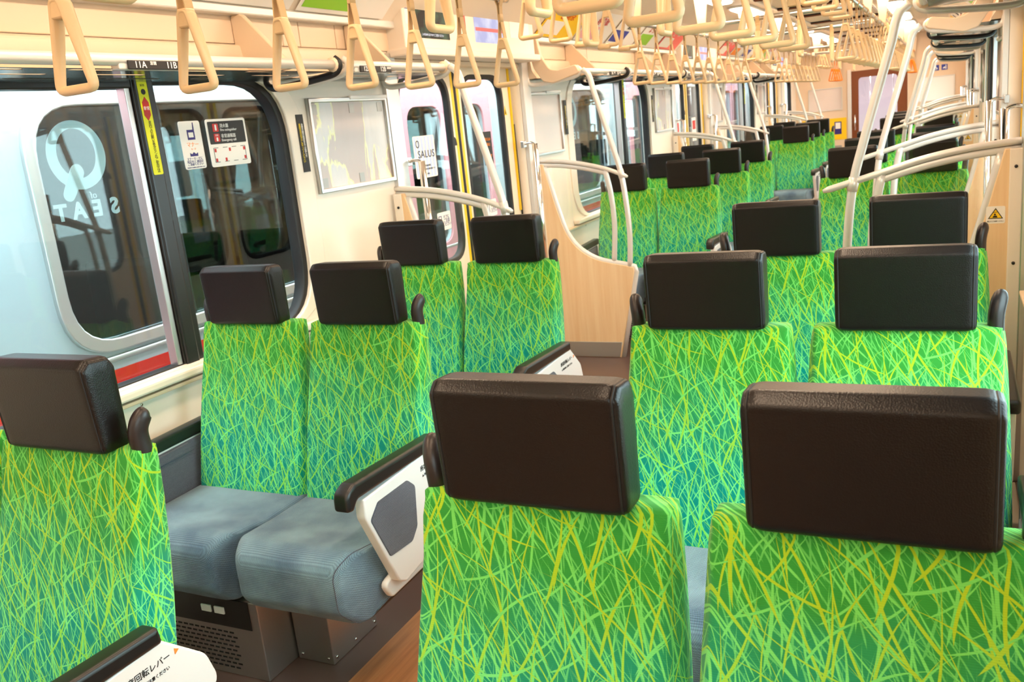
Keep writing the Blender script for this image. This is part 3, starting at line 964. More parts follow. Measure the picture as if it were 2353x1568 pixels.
def make_screen(s, y, label, sticker=False, face=-1, xe=0.66):
    t = thing('door_screen', label, 'screen', (s * 1.262, y, FZ), 'screens beside the doors')
    base = Matrix.Translation((-s * 1.262, -y, -FZ))
    def P(n, me, material, parent=t):
        me.transform(base)
        return obj(n, me, material, parent)
    dx = xe - 0.66
    curve = [(1.205, 1.245), (1.175, 1.12), (1.14, 0.98), (1.10, 0.85), (1.05, 0.765), (0.98, 0.700), (0.90, 0.658), (0.825, 0.638), (0.74, 0.622), (0.672, 0.606)]
    cv = [Vector(p) for p in curve]
    top = [(p.x, p.z) for p in spline([(s * c[0], 0, c[1]) for c in curve], 3)]
    pan = [(s * 1.264, 1.262), (s * 1.210, 1.262)] + top + [(s * 0.668, 0.585), (s * 0.790, FZ), (s * 1.264, FZ)]
    wood_ = P('wood_panel', shape([pan], 0.032, 'xz', (0, y, 0), 0.004), 'beech')
    P('trim', sweep([(x, y, z) for x, z in top] + [(s * 0.664, y, 0.580), (s * 0.724, y, 0.31), (s * 0.786, y, FZ)], 0.013, 8, r2=0.021, ref=(0, 1, 0)), 'satin')
    P('kick_plate', shape([[(s * 1.262, FZ + .003), (s * 0.800, FZ + .003), (s * 0.778, 0.135), (s * 1.262, 0.135)]], 0.037, 'xz', (0, y, 0), 0.002), 'kick', wood_)
    P('wall_strip', box(min(s * 1.225, s * 1.268), max(s * 1.225, s * 1.268), y - 0.020, y + 0.020, 0.14, 1.262, 0.004), 'cream', wood_)
    P('bolt', join('b', [sweep([(s * 1.245, y - 0.020, z), (s * 1.245, y - 0.024, z)], 0.006, 8) for z in (0.86, 1.20)]), 'ink', wood_)
    rail = arc_rail(s, y, xe)
    rr = [0.017] * len(rail)
    rr[-1] = 0.006
    rl = rail[:-1] + [rail[-1] * 0.3 + rail[-2] * 0.7, rail[-1]]
    rr = [0.0125] * (len(rl) - 1) + [0.007]
    P('top_rail', sweep(rl, rr, 10, r2=[r * 1.15 for r in rr]), 'satin')
    low = [Vector((v.x, v.y, v.z - 0.026)) for v in rail if abs(v.x) > 0.80]
    P('rail_web', sweep(low, 0.014, 6, r2=0.005), 'satin')
    bar = spline([(s * 0.812, y, 1.198), (s * 0.786, y, 1.05), (s * 0.778, y, 0.86), (s * 0.797, y, 0.638)], 6)
    P('inner_bar', sweep(bar, 0.010, 8, r2=0.017, ref=(0, 1, 0)), 'satin')
    pole = spline([(s * 0.905, y, 1.790), (s * 0.868, y, 1.755), (s * 0.845, y, 1.66), (s * 0.800, y, 1.50), (s * 0.750, y, 1.32), (s * 0.712, y, 1.165), (s * 0.690, y, 0.95), (s * 0.686, y, 0.78), (s * 0.698, y, 0.612)], 5)
    P('pole', sweep(pole, 0.0165, 12), 'satin')
    P('pole_joint', sweep([(s * 0.718, y, 1.195), (s * 0.708, y, 1.145)], 0.0195, 12), 'satin')
    # glass between the curved trim, the top rail and the inner bar
    g = [(v.x, v.z - 0.012) for v in rail if 0.805 < abs(v.x) < 1.20] + [(p.x, p.z) for p in bar][1:] + [(x, z + 0.005) for x, z in top if abs(x) > 0.80][::-1]
    P('glass', shape([g], 0.006, 'xz', (0, y, 0)), 'clear')
    if sticker:
        yy = y - 0.0165
        cxs = s * 1.186
        st = P('warning_sticker', shape([rrect(cxs - 0.030, cxs + 0.030, 1.003, 1.064, 0.006)], 0.0012, 'xz', (0, yy, 0)), 'sign_white', t)
        P('warning_triangle', join('w', [shape([[(cxs - 0.024, 1.020), (cxs + 0.024, 1.020), (cxs, 1.058)]], 0.0014, 'xz', (0, yy - 0.0006, 0))]), 'ink', st)
        P('triangle_fill', shape([[(cxs - 0.019, 1.0228), (cxs + 0.019, 1.0228), (cxs, 1.0528)]], 0.0014, 'xz', (0, yy - 0.0012, 0)), 'yellow', st)
        P('figure_mark', join('f', [shape([[(cxs - 0.010, 1.024), (cxs + 0.006, 1.024), (cxs + 0.004, 1.031), (cxs - 0.006, 1.031)]], 0.0014, 'xz', (0, yy - 0.0018, 0)), shape([[(cxs - 0.002 + 0.0032 * math.cos(k * PI / 5), 1.0352 + 0.0032 * math.sin(k * PI / 5)) for k in range(10)]], 0.0014, 'xz', (0, yy - 0.0018, 0)), shape([[(cxs - 0.008, 1.041), (cxs + 0.006, 1.043), (cxs + 0.006, 1.0445), (cxs - 0.008, 1.0425)]], 0.0014, 'xz', (0, yy - 0.0018, 0)), text('頭上にご注意ください', 0.0052, 'xz', (cxs, yy - 0.0010, 1.0105))]), 'ink', st)
    return t

SCR = {}
DN = ['first', 'second', 'third']
for s in (-1, 1):
    for di, d in enumerate(DOORS[1:]):
        for q, dy in ((-1, -0.80), (1, 0.765)):
            if s < 0 and q < 0:
                yy = d - 0.84
            elif s > 0 and q < 0:
                yy = d - 0.76
            else:
                yy = d + dy
            lab = 'beech screen with curved silver rail at the %s wall, %s side of %s doors' % (ROWN[s], 'near' if q < 0 else 'far', DN[di])
            make_screen(s, yy, lab, sticker=(s > 0 and q < 0), xe=0.675 if s < 0 else 0.605)
            SCR[(s, di, q)] = yy
            # vertical steel grab rail next to the door
            gy = d + q * 0.665
            lab = 'vertical steel grab rail at the %s wall, %s side of %s doors' % (ROWN[s], 'near' if q < 0 else 'far', DN[di])
            gt = thing('grab_rail', lab, 'rail', (s * WX, gy, 1.0), 'grab rails beside the doors')
            gx = s * (WX - 0.075) - s * WX
            obj('rail', sweep([(gx, 0, -0.62), (gx, 0, 0.395)], 0.0165, 12), 'chrome', gt)
            obj('arm', sweep(spline([(gx, 0, 0.388), (gx * 0.6, 0.0, 0.402), (0, 0.0, 0.395)], 5), 0.008, 8), 'chrome', gt)
            obj('arm', sweep([(gx, 0, -0.60), (0.0, 0.0, -0.60)], 0.008, 8), 'chrome', gt)
            obj('mount', box(-0.012, 0.012, -0.022, 0.022, 0.375, 0.415, 0.004), 'steel', gt)

# ================================================================== LUGGAGE RACKS
RX = 0.950
def make_rack(s, y0, y1, label, plates, near_black, far_pole, plate_end):
    """one rack section along the wall from y0 to y1"""
    t = thing('luggage_rack', label, 'rack', (s * WX, y0, 1.78), 'luggage racks')
    base = Matrix.Translation((-s * WX, -y0, -1.78))
    def P(n, me, material, parent=t):
        me.transform(base)
        return obj(n, me, material, parent)
    P('front_tube', sweep([(s * RX, y0, 1.790), (s * RX, y1, 1.790)], 0.0165, 12), 'satin')
    sx = sorted((s * (RX + 0.015), s * (WX - 0.015)))
    sid = [[(sx[0], y0 + 0.01), (sx[1], y0 + 0.01), (sx[1], y1 - 0.01), (sx[0], y1 - 0.01)]]
    for row, xr in enumerate((0.992, 1.090, 1.182)):
        yy = y0 + 0.03 + (row * 0.14) % 0.33
        while yy + 0.21 < y1 - 0.02:
            sid.append(rrect(s * xr - 0.012, s * xr + 0.012, yy, yy + 0.20, 0.011, 3))
            yy += 0.33
    P('shelf', shape(sid, 0.0012, 'xy', (0, 0, 1.7680)), 'rackslab')
    # rolled back lip above the shelf
    lip = roundpoly([(s * (WX - 0.005), 1.895), (s * (WX - 0.035), 1.895), (s * (WX - 0.045), 1.82), (s * (WX - 0.070), 1.785), (s * (WX - 0.070), 1.775), (s * (WX - 0.005), 1.775)], [0, 0.02, 0.06, 0.01, 0, 0], 4)
    P('back_lip', loft([[(x, y0 + .01, z) for x, z in lip], [(x, y1 - .01, z) for x, z in lip]], smooth=False), 'cream_warm')
    for yy in (y0, y1):
        blk = (yy == y1 and near_black) or (yy == y0 and near_black == 2)
        path = spline([(s * (RX - 0.004), yy, 1.812), (s * (RX - 0.024), yy, 1.792), (s * (RX - 0.006), yy, 1.764), (s * (RX + 0.06), yy, 1.752), (s * (WX - 0.10), yy, 1.738), (s * (WX - 0.03), yy, 1.746), (s * (WX - 0.01), yy, 1.79)], 6)
        P('end_frame', sweep(path, 0.009, 8, r2=0.013, ref=(0, 1, 0)), 'rubber' if blk else 'satin')
    for k, (ya, word) in enumerate(plates):
        pt = P('number_plate', box(min(s * (RX - 0.014), s * (RX - 0.020)), max(s * (RX - 0.014), s * (RX - 0.020)), ya - 0.105, ya + 0.105, 1.763, 1.787, 0.002), 'ink')
        P('plate_holder', box(min(s * (RX - 0.012), s * (RX + 0.02)), max(s * (RX - 0.012), s * (RX + 0.02)), ya - 0.130, ya + 0.112, 1.764, 1.790, 0.003), 'satin')
        pl = 'yz' if s < 0 else 'zy'
        n1, n2 = word
        X_ = s * (RX - 0.0203)
        P('lettering', join('t', [text(n1, 0.025, pl, (X_, ya + s * 0.065, 1.7745)), text('窓側', 0.011, pl, (X_, ya + s * 0.020, 1.779))]), 'ivory_txt', pt)
        P('lettering', join('t', [text(n2, 0.025, pl, (X_, ya - s * 0.045, 1.7745)), text('通路側', 0.010, pl, (X_, ya - s * 0.086, 1.779))]), 'ivory_txt', pt)
    # triangular brackets that hang the tube from the wall
    for yy in ([y1 - 0.12] if y1 - y0 > 1.5 else [y1 - 0.24]):
        br = roundpoly([(s * (WX - 0.012), 1.995), (s * (WX - 0.060), 1.995), (s * 1.075, 1.835), (s * 1.040, 1.785), (s * (WX - 0.012), 1.785)], [0.01, 0.03, 0.02, 0.01, 0.0], 5)
        P('bracket', shape([br], 0.022, 'xz', (0, yy, 0), 0.004), 'cream_warm')
    if plate_end:
        br = roundpoly([(s * 1.255, 2.03), (s * 1.185, 2.03), (s * 1.163, 1.90), (s * 1.112, 1.815), (s * 1.060, 1.805), (s * 0.945, 1.825), (s * 0.920, 1.775), (s * 1.10, 1.733), (s * 1.160, 1.750), (s * 1.215, 1.83), (s * 1.245, 1.95)], [0.01, 0.01, 0.1, 0.05, 0.02, 0.02, 0.02, 0.06, 0.03, 0.05, 0.02], 5)
        P('end_bracket', shape([br], 0.030, 'xz', (0, y0 - 0.005, 0), 0.005), 'cream_warm')
    P('tube_cap', sweep([(s * RX, (y0 if plate_end else y1) - 0.012, 1.790), (s * RX, (y0 if plate_end else y1) + 0.012, 1.790)], 0.026, 12), 'cream_warm')
    return t

for s in (-1, 1):
    for b, bc in enumerate(BAYS[1:]):
        ya = bc - 1.63
        yb = bc + 0.800
        yc = SCR[(s, b, -1)] + 0.03
        ymid = bc - 0.72
        num = [('10A', '10B'), ('11A', '11B'), ('12A', '12B')] if b == 0 else ([('7A', '7B'), ('8A', '8B'), ('9A', '9B')] if b == 1 else [('4A', '4B'), ('5A', '5B'), ('6A', '6B')])
        if s > 0:
            num = [(n1.replace('A', 'D'), n2.replace('B', 'C')) for n1, n2 in num]
        place = ['nearest window', 'middle window', 'farthest window'][b]
        if b == 0:
            make_rack(s, ya, yb, 'smoked luggage rack shelf over the %s on the %s side, main section' % (place, ROWN[s]), [(bc - 0.035, num[1])], True, False, False)
        else:
            make_rack(s, ya, ymid, 'smoked luggage rack just before the %s on the %s side, by the doors' % (place, ROWN[s]), [(ymid - 0.25, num[0])], True, False, True)
            make_rack(s, ymid + 0.05, yb, 'smoked luggage rack shelf over the %s on the %s side, main section' % (place, ROWN[s]), [(bc - 0.035, num[1])], True, False, False)
        make_rack(s, yb + 0.05, yc, 'short luggage rack past the %s on the %s side, ending at a door pole' % (place, ROWN[s]), [(yb + 0.24, num[2])], False, True, False)

# wall panel joints, hatch and picture rail above the racks
for s in (-1, 1):
    wl = wall_l if s < 0 else wall_r
    for b, bc in enumerate(BAYS[1:]):
        xs = sorted((s * (WX - 0.010), s * (WX + 0.002)))
        edges = [bc - 1.70, bc - 0.55, bc + 0.485, bc + 0.945, bc + 1.05, bc + 1.29, bc + 1.70]
        for i in range(len(edges) - 1):
            obj('upper_panel', box(xs[0], xs[1], edges[i] + 0.002, edges[i + 1] - 0.002, 1.90, 2.004, 0.003), 'cream_warm', wl)
        obj('picture_rail', box(min(s * (WX - 0.055), s * WX), max(s * (WX - 0.055), s * WX), bc - 1.70, bc + 1.70, 1.994, 2.026, 0.006), 'satin', wl)

# ================================================================== POSTERS, SIGNS
def poster_frame(s, y0, y1, z0, z1, film, label, back):
    t = thing('poster_frame', label, 'poster frame', (s * WX, (y0 + y1) / 2, z0), 'poster frames on the side walls')
    h = (y1 - y0) / 2
    H = z1 - z0
    obj('frame', shape([[(-h, 0), (h, 0), (h, H), (-h, H)], [(-h + 0.018, 0.018), (h - 0.018, 0.018), (h - 0.018, H - 0.018), (-h + 0.018, H - 0.018)]], 0.020, 'yz', (-s * 0.010, 0, 0), 0.003), 'alu', t)
    obj('film', box(min(0, -s * 0.006), max(0, -s * 0.006), -h + 0.01, h - 0.01, 0.01, H - 0.01), film, t)
    if film == 'poster_film':
        for py, pz in ((-h + 0.045, H - 0.045), (0.02, H - 0.045), (h - 0.05, H - 0.045), (-h + 0.05, 0.04), (0.03, 0.04)):
            obj('tape_square', box(-s * 0.0072 - 0.0006, -s * 0.0072 + 0.0006, py - 0.018, py + 0.018, pz - 0.02, pz + 0.02), 'kick', t)
    obj('clip', box(min(-s * 0.012, -s * 0.026), max(-s * 0.012, -s * 0.026), 0.0, h - 0.004, H - 0.010, H + 0.006, 0.003), 'white', t)
    return t

for s in (-1, 1):
    for b, bc in enumerate(BAYS[1:]):
        pn = ['nearest', 'middle', 'farthest'][b]
        poster_frame(s, bc + 1.030, bc + 1.600, 1.322, 1.702, 'poster_film', 'silver frame with a peeled poster past the %s window on the %s wall' % (pn, ROWN[s]), False)
        if b:
            poster_frame(s, bc - 1.620, bc - 1.130, 1.310, 1.698, 'poster_plain', 'silver frame with pale empty poster before the %s window on the %s wall' % (pn, ROWN[s]), False)

# vertical notice strips and window stickers on the left wall
def notice_strip(s, yc, zc, label):
    t = thing('notice_strip', label, 'sign', (s * (WX - 0.0105), yc, zc), 'dark notice strips on the walls')
    pl = 'yz' if s < 0 else 'zy'
    obj('plate', box(min(0, -s * 0.0025), max(0, -s * 0.0025), -0.021, 0.021, -0.112, 0.112), 'ink', t)
    obj('yellow_text', text('\n'.join('乗務員の指示に従ってください'), 0.0135, pl, (-s * 0.0032, 0.008 * s, 0), line=0.8), 'yellow_txt', t)
    obj('white_text', text('\n'.join('非常の際は係員までお知らせ'), 0.0125, pl, (-s * 0.0032, -0.007 * s, 0.01), line=0.8), 'ivory_txt', t)
    return t
for b, bc in enumerate(BAYS[1:]):
    notice_strip(-1, bc + 0.968, 1.530, 'dark vertical notice strip with yellow lettering beside the %s left window' % ['nearest', 'middle', 'farthest'][b])
notice_strip(-1, BAYS[2] - 1.05, 1.53, 'dark vertical notice strip just before the middle left window')

for b, bc in enumerate(BAYS[1:]):
    y = bc + 0.216
    t = thing('emergency_strip', 'tall yellow emergency strip with red mark on the %s left window post' % ['nearest', 'middle', 'farthest'][b], 'sign', (-WX + 0.0062, y, 1.62), 'yellow emergency strips')
    obj('plate', shape([rrect(-0.020, 0.020, -0.143, 0.150, 0.006)], 0.0012, 'yz', (0.0008, 0, 0)), 'lime_sign', t)
    obj('red_mark', shape([[(-0.013, 0.085), (0, 0.103), (0.013, 0.085), (0.013, 0.045), (0, 0.028), (-0.013, 0.045)]], 0.0012, 'yz', (0.0018, 0, 0)), 'red', t)
    obj('lettering', join('t', [text('\n'.join('車内でのお願い非常ボタンのご使用方法'), 0.0125, 'yz', (0.0017, 0.003, -0.055), line=0.72)]), 'ink', t)
    obj('sos_lettering', text('SOS', 0.010, 'yz', (0.0017, 0, 0.138)), 'ink', t)
    obj('button_mark', shape([[(0.009 * math.cos(k * PI / 6), 0.118 + 0.009 * math.sin(k * PI / 6)) for k in range(12)]], 0.0012, 'yz', (0.0016, 0, 0)), 'ink', t)
    obj('white_lettering', text('非常', 0.013, 'yz', (0.0027, 0, 0.066)), 'ivory_txt', t)

GX = -(WX + 0.044)          # inner face of the left panes
def pane_sign(y0, y1, z0, z1, label):
    t = thing('window_sticker', label, 'sticker', (GX, (y0 + y1) / 2, (z0 + z1) / 2), 'stickers on the nearest left window')
    obj('plate', shape([rrect(-(y1 - y0) / 2, (y1 - y0) / 2, -(z1 - z0) / 2, (z1 - z0) / 2, 0.010)], 0.0012, 'yz', (0.0008, 0, 0)), 'sign_white', t)
    return t
t = pane_sign(2.325, 2.425, 1.480, 1.643, 'white manners sticker with purple phone drawing on the nearest left window')
def flat(pts, x, k=0):
    return shape([pts], 0.0012, 'yz', (x, 0, 0))
obj('phone_mark', join('p', [shape([[(-0.016, 0.018), (0.018, 0.018), (0.018, 0.052), (-0.016, 0.052)], [(-0.011, 0.026), (0.013, 0.026), (0.013, 0.043), (-0.011, 0.043)]], 0.0012, 'yz', (0.0018, 0, 0)), flat([(0.012, 0.05), (0.018, 0.05), (0.018, 0.076), (0.015, 0.076)], 0.0018), flat([(-0.018, -0.038), (0.018, -0.038), (0.018, -0.026), (0.009, -0.031), (0.0, -0.024), (-0.009, -0.031), (-0.018, -0.026)], 0.0018)]), 'navy', t)
obj('orange_lettering', join('t', [text('マナー', 0.019, 'yz', (0.0018, 0.002, 0.001)), text('モード', 0.008, 'yz', (0.0018, 0.002, -0.014))]), 'orange', t)
obj('small_print', join('t', [text('マナーモードに\n設定の上 通話は\nご遠慮ください', 0.0105, 'yz', (0.0018, 0.0, -0.056), line=0.9), text('優先席付近では混雑時には電源をお切りください', 0.0038, 'yz', (0.0018, 0.0, -0.076))]), 'navy', t)
t = pane_sign(2.452, 2.655, 1.478, 1.645, 'white safety sticker with black fire extinguisher panel on the nearest left window')
obj('black_panel', shape([rrect(-0.092, 0.092, -0.004, 0.075, 0.005)], 0.0012, 'yz', (0.0016, 0, 0)), 'ink', t)
for z in (0.053, 0.018):
    obj('red_square', shape([rrect(-0.070, -0.042, z - 0.014, z + 0.014, 0.004)], 0.0012, 'yz', (0.0024, 0, 0)), 'red', t)
obj('white_lettering', join('t', [text('消火器', 0.015, 'yz', (0.0025, -0.034, 0.058), 'LEFT'), text('Fire extinguisher', 0.0125, 'yz', (0.0025, -0.034, 0.044), 'LEFT'), text('非常通報器', 0.015, 'yz', (0.0025, -0.034, 0.022), 'LEFT'), text('Emergency call', 0.0125, 'yz', (0.0025, -0.034, 0.008), 'LEFT'),
    shape([rrect(-0.060, -0.052, 0.043, 0.064, 0.004)], 0.0012, 'yz', (0.0032, 0, 0)), text('SOS', 0.008, 'yz', (0.0032, -0.056, 0.026)), shape([rrect(-0.060, -0.052, 0.006, 0.019, 0.003)], 0.0012, 'yz', (0.0032, 0, 0))]), 'ivory_txt', t)
lines = []
for k in range(4):
    for zz in (-0.018, -0.068):
        y = -0.080 + k * 0.046
        lines.append(flat([(y, zz), (y + 0.022, zz), (y + 0.022, zz + 0.0018), (y, zz + 0.0018)], 0.0018))
for y in (-0.082, 0.080):
    lines.append(flat([(y, -0.068), (y + 0.0015, -0.068), (y + 0.0015, -0.017), (y, -0.017)], 0.0018))
obj('plan_lines', join('l', lines), 'ink', t)
for y, z in ((-0.078, -0.032), (-0.005, -0.032), (0.070, -0.032), (-0.078, -0.066), (-0.03, -0.066), (0.070, -0.064)):
    obj('plan_mark', flat([(y, z), (y + 0.009, z), (y + 0.009, z + 0.012), (y, z + 0.012)], 0.0018), 'red', t)

# frosted window lettering, made to be read from outside
for b, bc in enumerate(BAYS[1:3]):
    X = GX - 0.010
    yq = bc - 0.028 if b == 0 else bc - 0.785
    t = thing('window_lettering', 'frosted round letter over mirrored capitals on the %s left window' % ['nearest', 'middle'][b], 'lettering', (X, yq, 1.50), 'frosted window lettering')
    q_out = [(0.103 * math.cos(k * PI / 24), 0.062 + 0.103 * math.sin(k * PI / 24)) for k in range(48)]
    q_in = [(0.071 * math.cos(k * PI / 24) * 0.96, 0.067 + 0.074 * math.sin(k * PI / 24)) for k in range(48)]
    obj('letter_q', shape([q_out, q_in], 0.0008, 'yz', (0, 0, 0)), 'decal', t)
    tail = []
    for (cy, cz, r_) in ((-0.055, -0.050, 0.022), (-0.012, 0.010, 0.024)):
        tail.append((cy, cz, r_))
    tl = [(-0.055 + 0.020 * math.cos(PI * 0.8 + k * PI / 8), -0.052 + 0.020 * math.sin(PI * 0.8 + k * PI / 8)) for k in range(9)] + [(-0.012 + 0.024 * math.cos(-PI * 0.2 + k * PI / 8), 0.012 + 0.024 * math.sin(-PI * 0.2 + k * PI / 8)) for k in range(9)]
    obj('letter_tail', shape([tl], 0.0008, 'yz', (0.0009, 0, 0)), 'decal', t)
    obj('letters_seat', join('t', [text(c, 0.068, 'yz', (0, yy, -0.104), mirror=True, thick=0.0006, bold=0.0025) for c, yy in (('S', 0.100), ('E', 0.035), ('A', -0.032), ('T', -0.095))] + [text('of', 0.030, 'yz', (0, 0.030, -0.062), mirror=True, thick=0.0006)]), 'decal', t)

# door posters
DX = -(WX + 0.085) + 0.016
t = thing('door_poster', 'white and blue striped poster on the left pane of the first left door', 'poster', (DX - 0.012, 3.985, 1.405))
obj('sheet', shape([rrect(-0.105, 0.105, -0.105, 0.105, 0.012)], 0.0012, 'yz', (0, 0, 0)), 'sign_white', t)
obj('blue_stripes', join('b', [shape([[(-0.098 + 0.034 * k, -0.100), (-0.081 + 0.034 * k, -0.100), (-0.081 + 0.034 * k, 0.100), (-0.098 + 0.034 * k, 0.100)]], 0.0012, 'yz', (0.0007, 0, 0)) for k in range(6)]), mat('pale_blue_ink', srgb(190, 208, 244), 0.5), t)
obj('lettering', join('t', [text('SALUS', 0.052, 'yz', (0.0016, 0.010, 0.012), sx=1.15), text('毎月20日発行', 0.011, 'yz', (0.0016, 0.01, -0.045)), text('街の話題を集めた無料の冊子です', 0.010, 'yz', (0.0016, 0.01, -0.062)), text('salus', 0.014, 'yz', (0.0016, 0.01, -0.085))]), 'ink', t)
obj('search_mark', shape([[(-0.066 + 0.016 * math.cos(k * PI / 8), 0.065 + 0.019 * math.sin(k * PI / 8)) for k in range(16)], [(-0.066 + 0.011 * math.cos(k * PI / 8), 0.065 + 0.014 * math.sin(k * PI / 8)) for k in range(16)]], 0.0012, 'yz', (0.0014, 0, 0)), 'ink', t)
t = thing('door_poster', 'dark sticker with orange lettering on the right pane of the first left door', 'poster', (DX - 0.012, 4.695, 1.40))
obj('sheet', shape([rrect(-0.055, 0.055, -0.095, 0.095, 0.006)], 0.0012, 'yz', (0, 0, 0)), 'ink', t)
obj('lettering', join('t', [text('駆け込み', 0.020, 'yz', (0.0014, 0, 0.05)), text('乗車は', 0.020, 'yz', (0.0014, 0, 0.02)), text('危険です', 0.022, 'yz', (0.0014, 0, -0.045))]), 'orange', t)
for k, (yy, zz, lab) in enumerate(((4.10, 1.06, 'small white notice low on the left pane of the first left door'), (4.66, 1.06, 'small white notice low on the right pane of the first left door'))):
    t = thing('door_notice', lab, 'sticker', (DX - 0.012, yy, zz))
    obj('sheet', shape([rrect(-0.068, 0.068, -0.048, 0.048, 0.012)], 0.0012, 'yz', (0, 0, 0)), 'sign_white', t)
    obj('lettering', join('t', [text('ドアに\nご注意\nください', 0.022, 'yz', (0.0014, 0.022, 0), line=0.9), shape([[(-0.058, -0.028), (-0.028, -0.028), (-0.028, 0.030), (-0.058, 0.030)], [(-0.054, -0.024), (-0.032, -0.024), (-0.032, 0.026), (-0.054, 0.026)]], 0.0012, 'yz', (0.0012, 0, 0))]), 'navy', t)
t = thing('door_warning', 'small yellow triangle sticker at the edge of the first left door', 'sticker', (DX, 4.945 + 0.005, 1.60))
obj('sheet', shape([[(-0.020, -0.022), (0.020, -0.022), (0.0, 0.032)]], 0.0012, 'yz', (0, 0, 0)), 'yellow', t)
obj('hand_mark', shape([[(-0.006, -0.016), (0.008, -0.016), (0.003, 0.012)]], 0.0012, 'yz', (0.001, 0, 0)), 'ink', t)
# posters on the farther doors
for k, (di, off, mt, lab) in enumerate(((1, -0.33, 'red', 'red and white poster on the left pane of the second left door'), (1, 0.33, 'orange', 'white poster with red block on the right pane of the second left door'))):
    t = thing('door_poster', lab, 'poster', (DX - 0.012, DOORS[2] + off, 1.28))
    obj('sheet', shape([rrect(-0.085, 0.085, -0.12, 0.12, 0.006)], 0.0012, 'yz', (0, 0, 0)), 'sign_white', t)
    obj('print_block', shape([rrect(-0.06, 0.06, 0.0, 0.09, 0.006)], 0.0012, 'yz', (0.001, 0, 0)), 'red', t)
    obj('lettering', text('ご案内', 0.035, 'yz', (0.001, 0, -0.05)), 'ink', t)

# ------------------------------------------------------------------ units above the doors with two screens
def screen_mat(name, cols, scale, strength):
    m = bpy.data.materials.new(name)
    m.use_nodes = True
    nt = m.node_tree
    b = nt.nodes['Principled BSDF']
    tc = nt.nodes.new('ShaderNodeTexCoord')
    n = nt.nodes.new('ShaderNodeTexNoise')
    n.inputs['Scale'].default_value = scale
    n.inputs['Detail'].default_value = 6
    r = nt.nodes.new('ShaderNodeValToRGB')
    r.color_ramp.elements[0].position = 0.42
    r.color_ramp.elements[0].color = cols[0]
    r.color_ramp.elements[1].position = 0.68
    r.color_ramp.elements[1].color = cols[1]
    nt.links.new(tc.outputs['Object'], n.inputs['Vector'])
    nt.links.new(n.outputs[0], r.inputs[0])
    b.inputs['Base Color'].default_value = (0.01, 0.01, 0.01, 1)
    nt.links.new(r.outputs[0], b.inputs['Emission Color'])
    b.inputs['Emission Strength'].default_value = strength
    b.inputs['Roughness'].default_value = 0.4
    b.inputs['Specular IOR Level'].default_value = 0.1
    return m
M['scr_a'] = screen_mat('screen_foliage', (srgb(12, 14, 16), srgb(60, 92, 70)), 16, 0.9)
M['scr_b'] = screen_mat('screen_route_map', (srgb(178, 182, 226), srgb(226, 228, 248)), 9, 0.9)
M['scr_red'] = mat('screen_red', (0, 0, 0), 0.3, emit=(srgb(220, 40, 60), 0.9))
M['scr_dark'] = mat('screen_dark', (0, 0, 0), 0.3, emit=(srgb(48, 40, 58), 0.9))
M['scr_white'] = mat('screen_white', (0, 0, 0), 0.3, emit=(srgb(236, 236, 246), 0.9))
for s in (-1, 1):
    for di, d in enumerate(DOORS[1:]):
        t = thing('door_display_unit', 'cream unit with two screens above the %s %s doors' % (DN[di], ROWN[s]), 'display', (s * WX, d, 1.89), 'display units above the doors')
        fx = -s * 0.105
        pl = 'yz' if s < 0 else 'zy'
        x0, x1 = sorted((0, fx))
        hs = obj('housing', box(x0, x1, -0.725, 0.725, 0.0, 0.33, 0.006), 'cream', t)
        obj('lower_lip', box(min(0, fx * 1.30), max(0, fx * 1.30), -0.735, 0.735, -0.020, 0.016, 0.008), 'cream', t)
        e = fx - s * 0.0012
        k = 1 if s < 0 else -1
        a = obj('left_screen', box(min(fx, e), max(fx, e), min(k * -0.635, k * -0.305), max(k * -0.635, k * -0.305), 0.062, 0.30), 'scr_a', t)
        obj('caption', text('この先ゆれますのでご注意ください', 0.013, pl, (e - s * .0006, k * -0.47, 0.078)), 'scr_white', a)
        a = obj('right_screen', box(min(fx, e), max(fx, e), min(k * -0.03, k * 0.325), max(k * -0.03, k * 0.325), 0.062, 0.275), 'scr_b', t)
        obj('screen_header', box(min(e, e - s * .0006), max(e, e - s * .0006), min(k * -0.03, k * 0.325), max(k * -0.03, k * 0.325), 0.200, 0.275), 'scr_dark', a)
        obj('screen_band', box(min(e, e - s * .0006), max(e, e - s * .0006), min(k * -0.02, k * 0.305), max(k * -0.02, k * 0.305), 0.120, 0.138), 'scr_red', a)
        obj('screen_lettering', join('t', [text('次は 溝の口', 0.048, pl, (e - s * .0012, k * 0.16, 0.232)), text('大井町線 急行', 0.014, pl, (e - s * .0012, k * 0.05, 0.264))]), 'scr_white', a)
        pk = obj('red_placard', box(min(fx, e), max(fx, e), min(k * -0.205, k * -0.125), max(k * -0.205, k * -0.125), 0.125, 0.29), 'red', t)
        obj('placard_lettering', text('防犯カメラ\n作動中', 0.017, pl, (e - s * .0006, k * -0.165, 0.225)), 'ivory_txt', pk)
        pk = obj('blue_notice', box(min(fx, e), max(fx, e), min(k * -0.705, k * -0.655), max(k * -0.705, k * -0.655), 0.12, 0.31), 'sign_white', t)
        obj('notice_lettering', text('ご案内\n禁煙\nNo\nSmoking', 0.013, pl, (e - s * .0006, k * -0.68, 0.215), line=1.4), 'bluesign', pk)
        pk = obj('side_notice', box(min(fx, e), max(fx, e), min(k * 0.40, k * 0.66), max(k * 0.40, k * 0.66), 0.10, 0.30), 'sign_white', t)
        obj('notice_lettering', text('お知らせ\nNotice', 0.026, pl, (e - s * .0006, k * 0.5, 0.22)), 'red', pk)

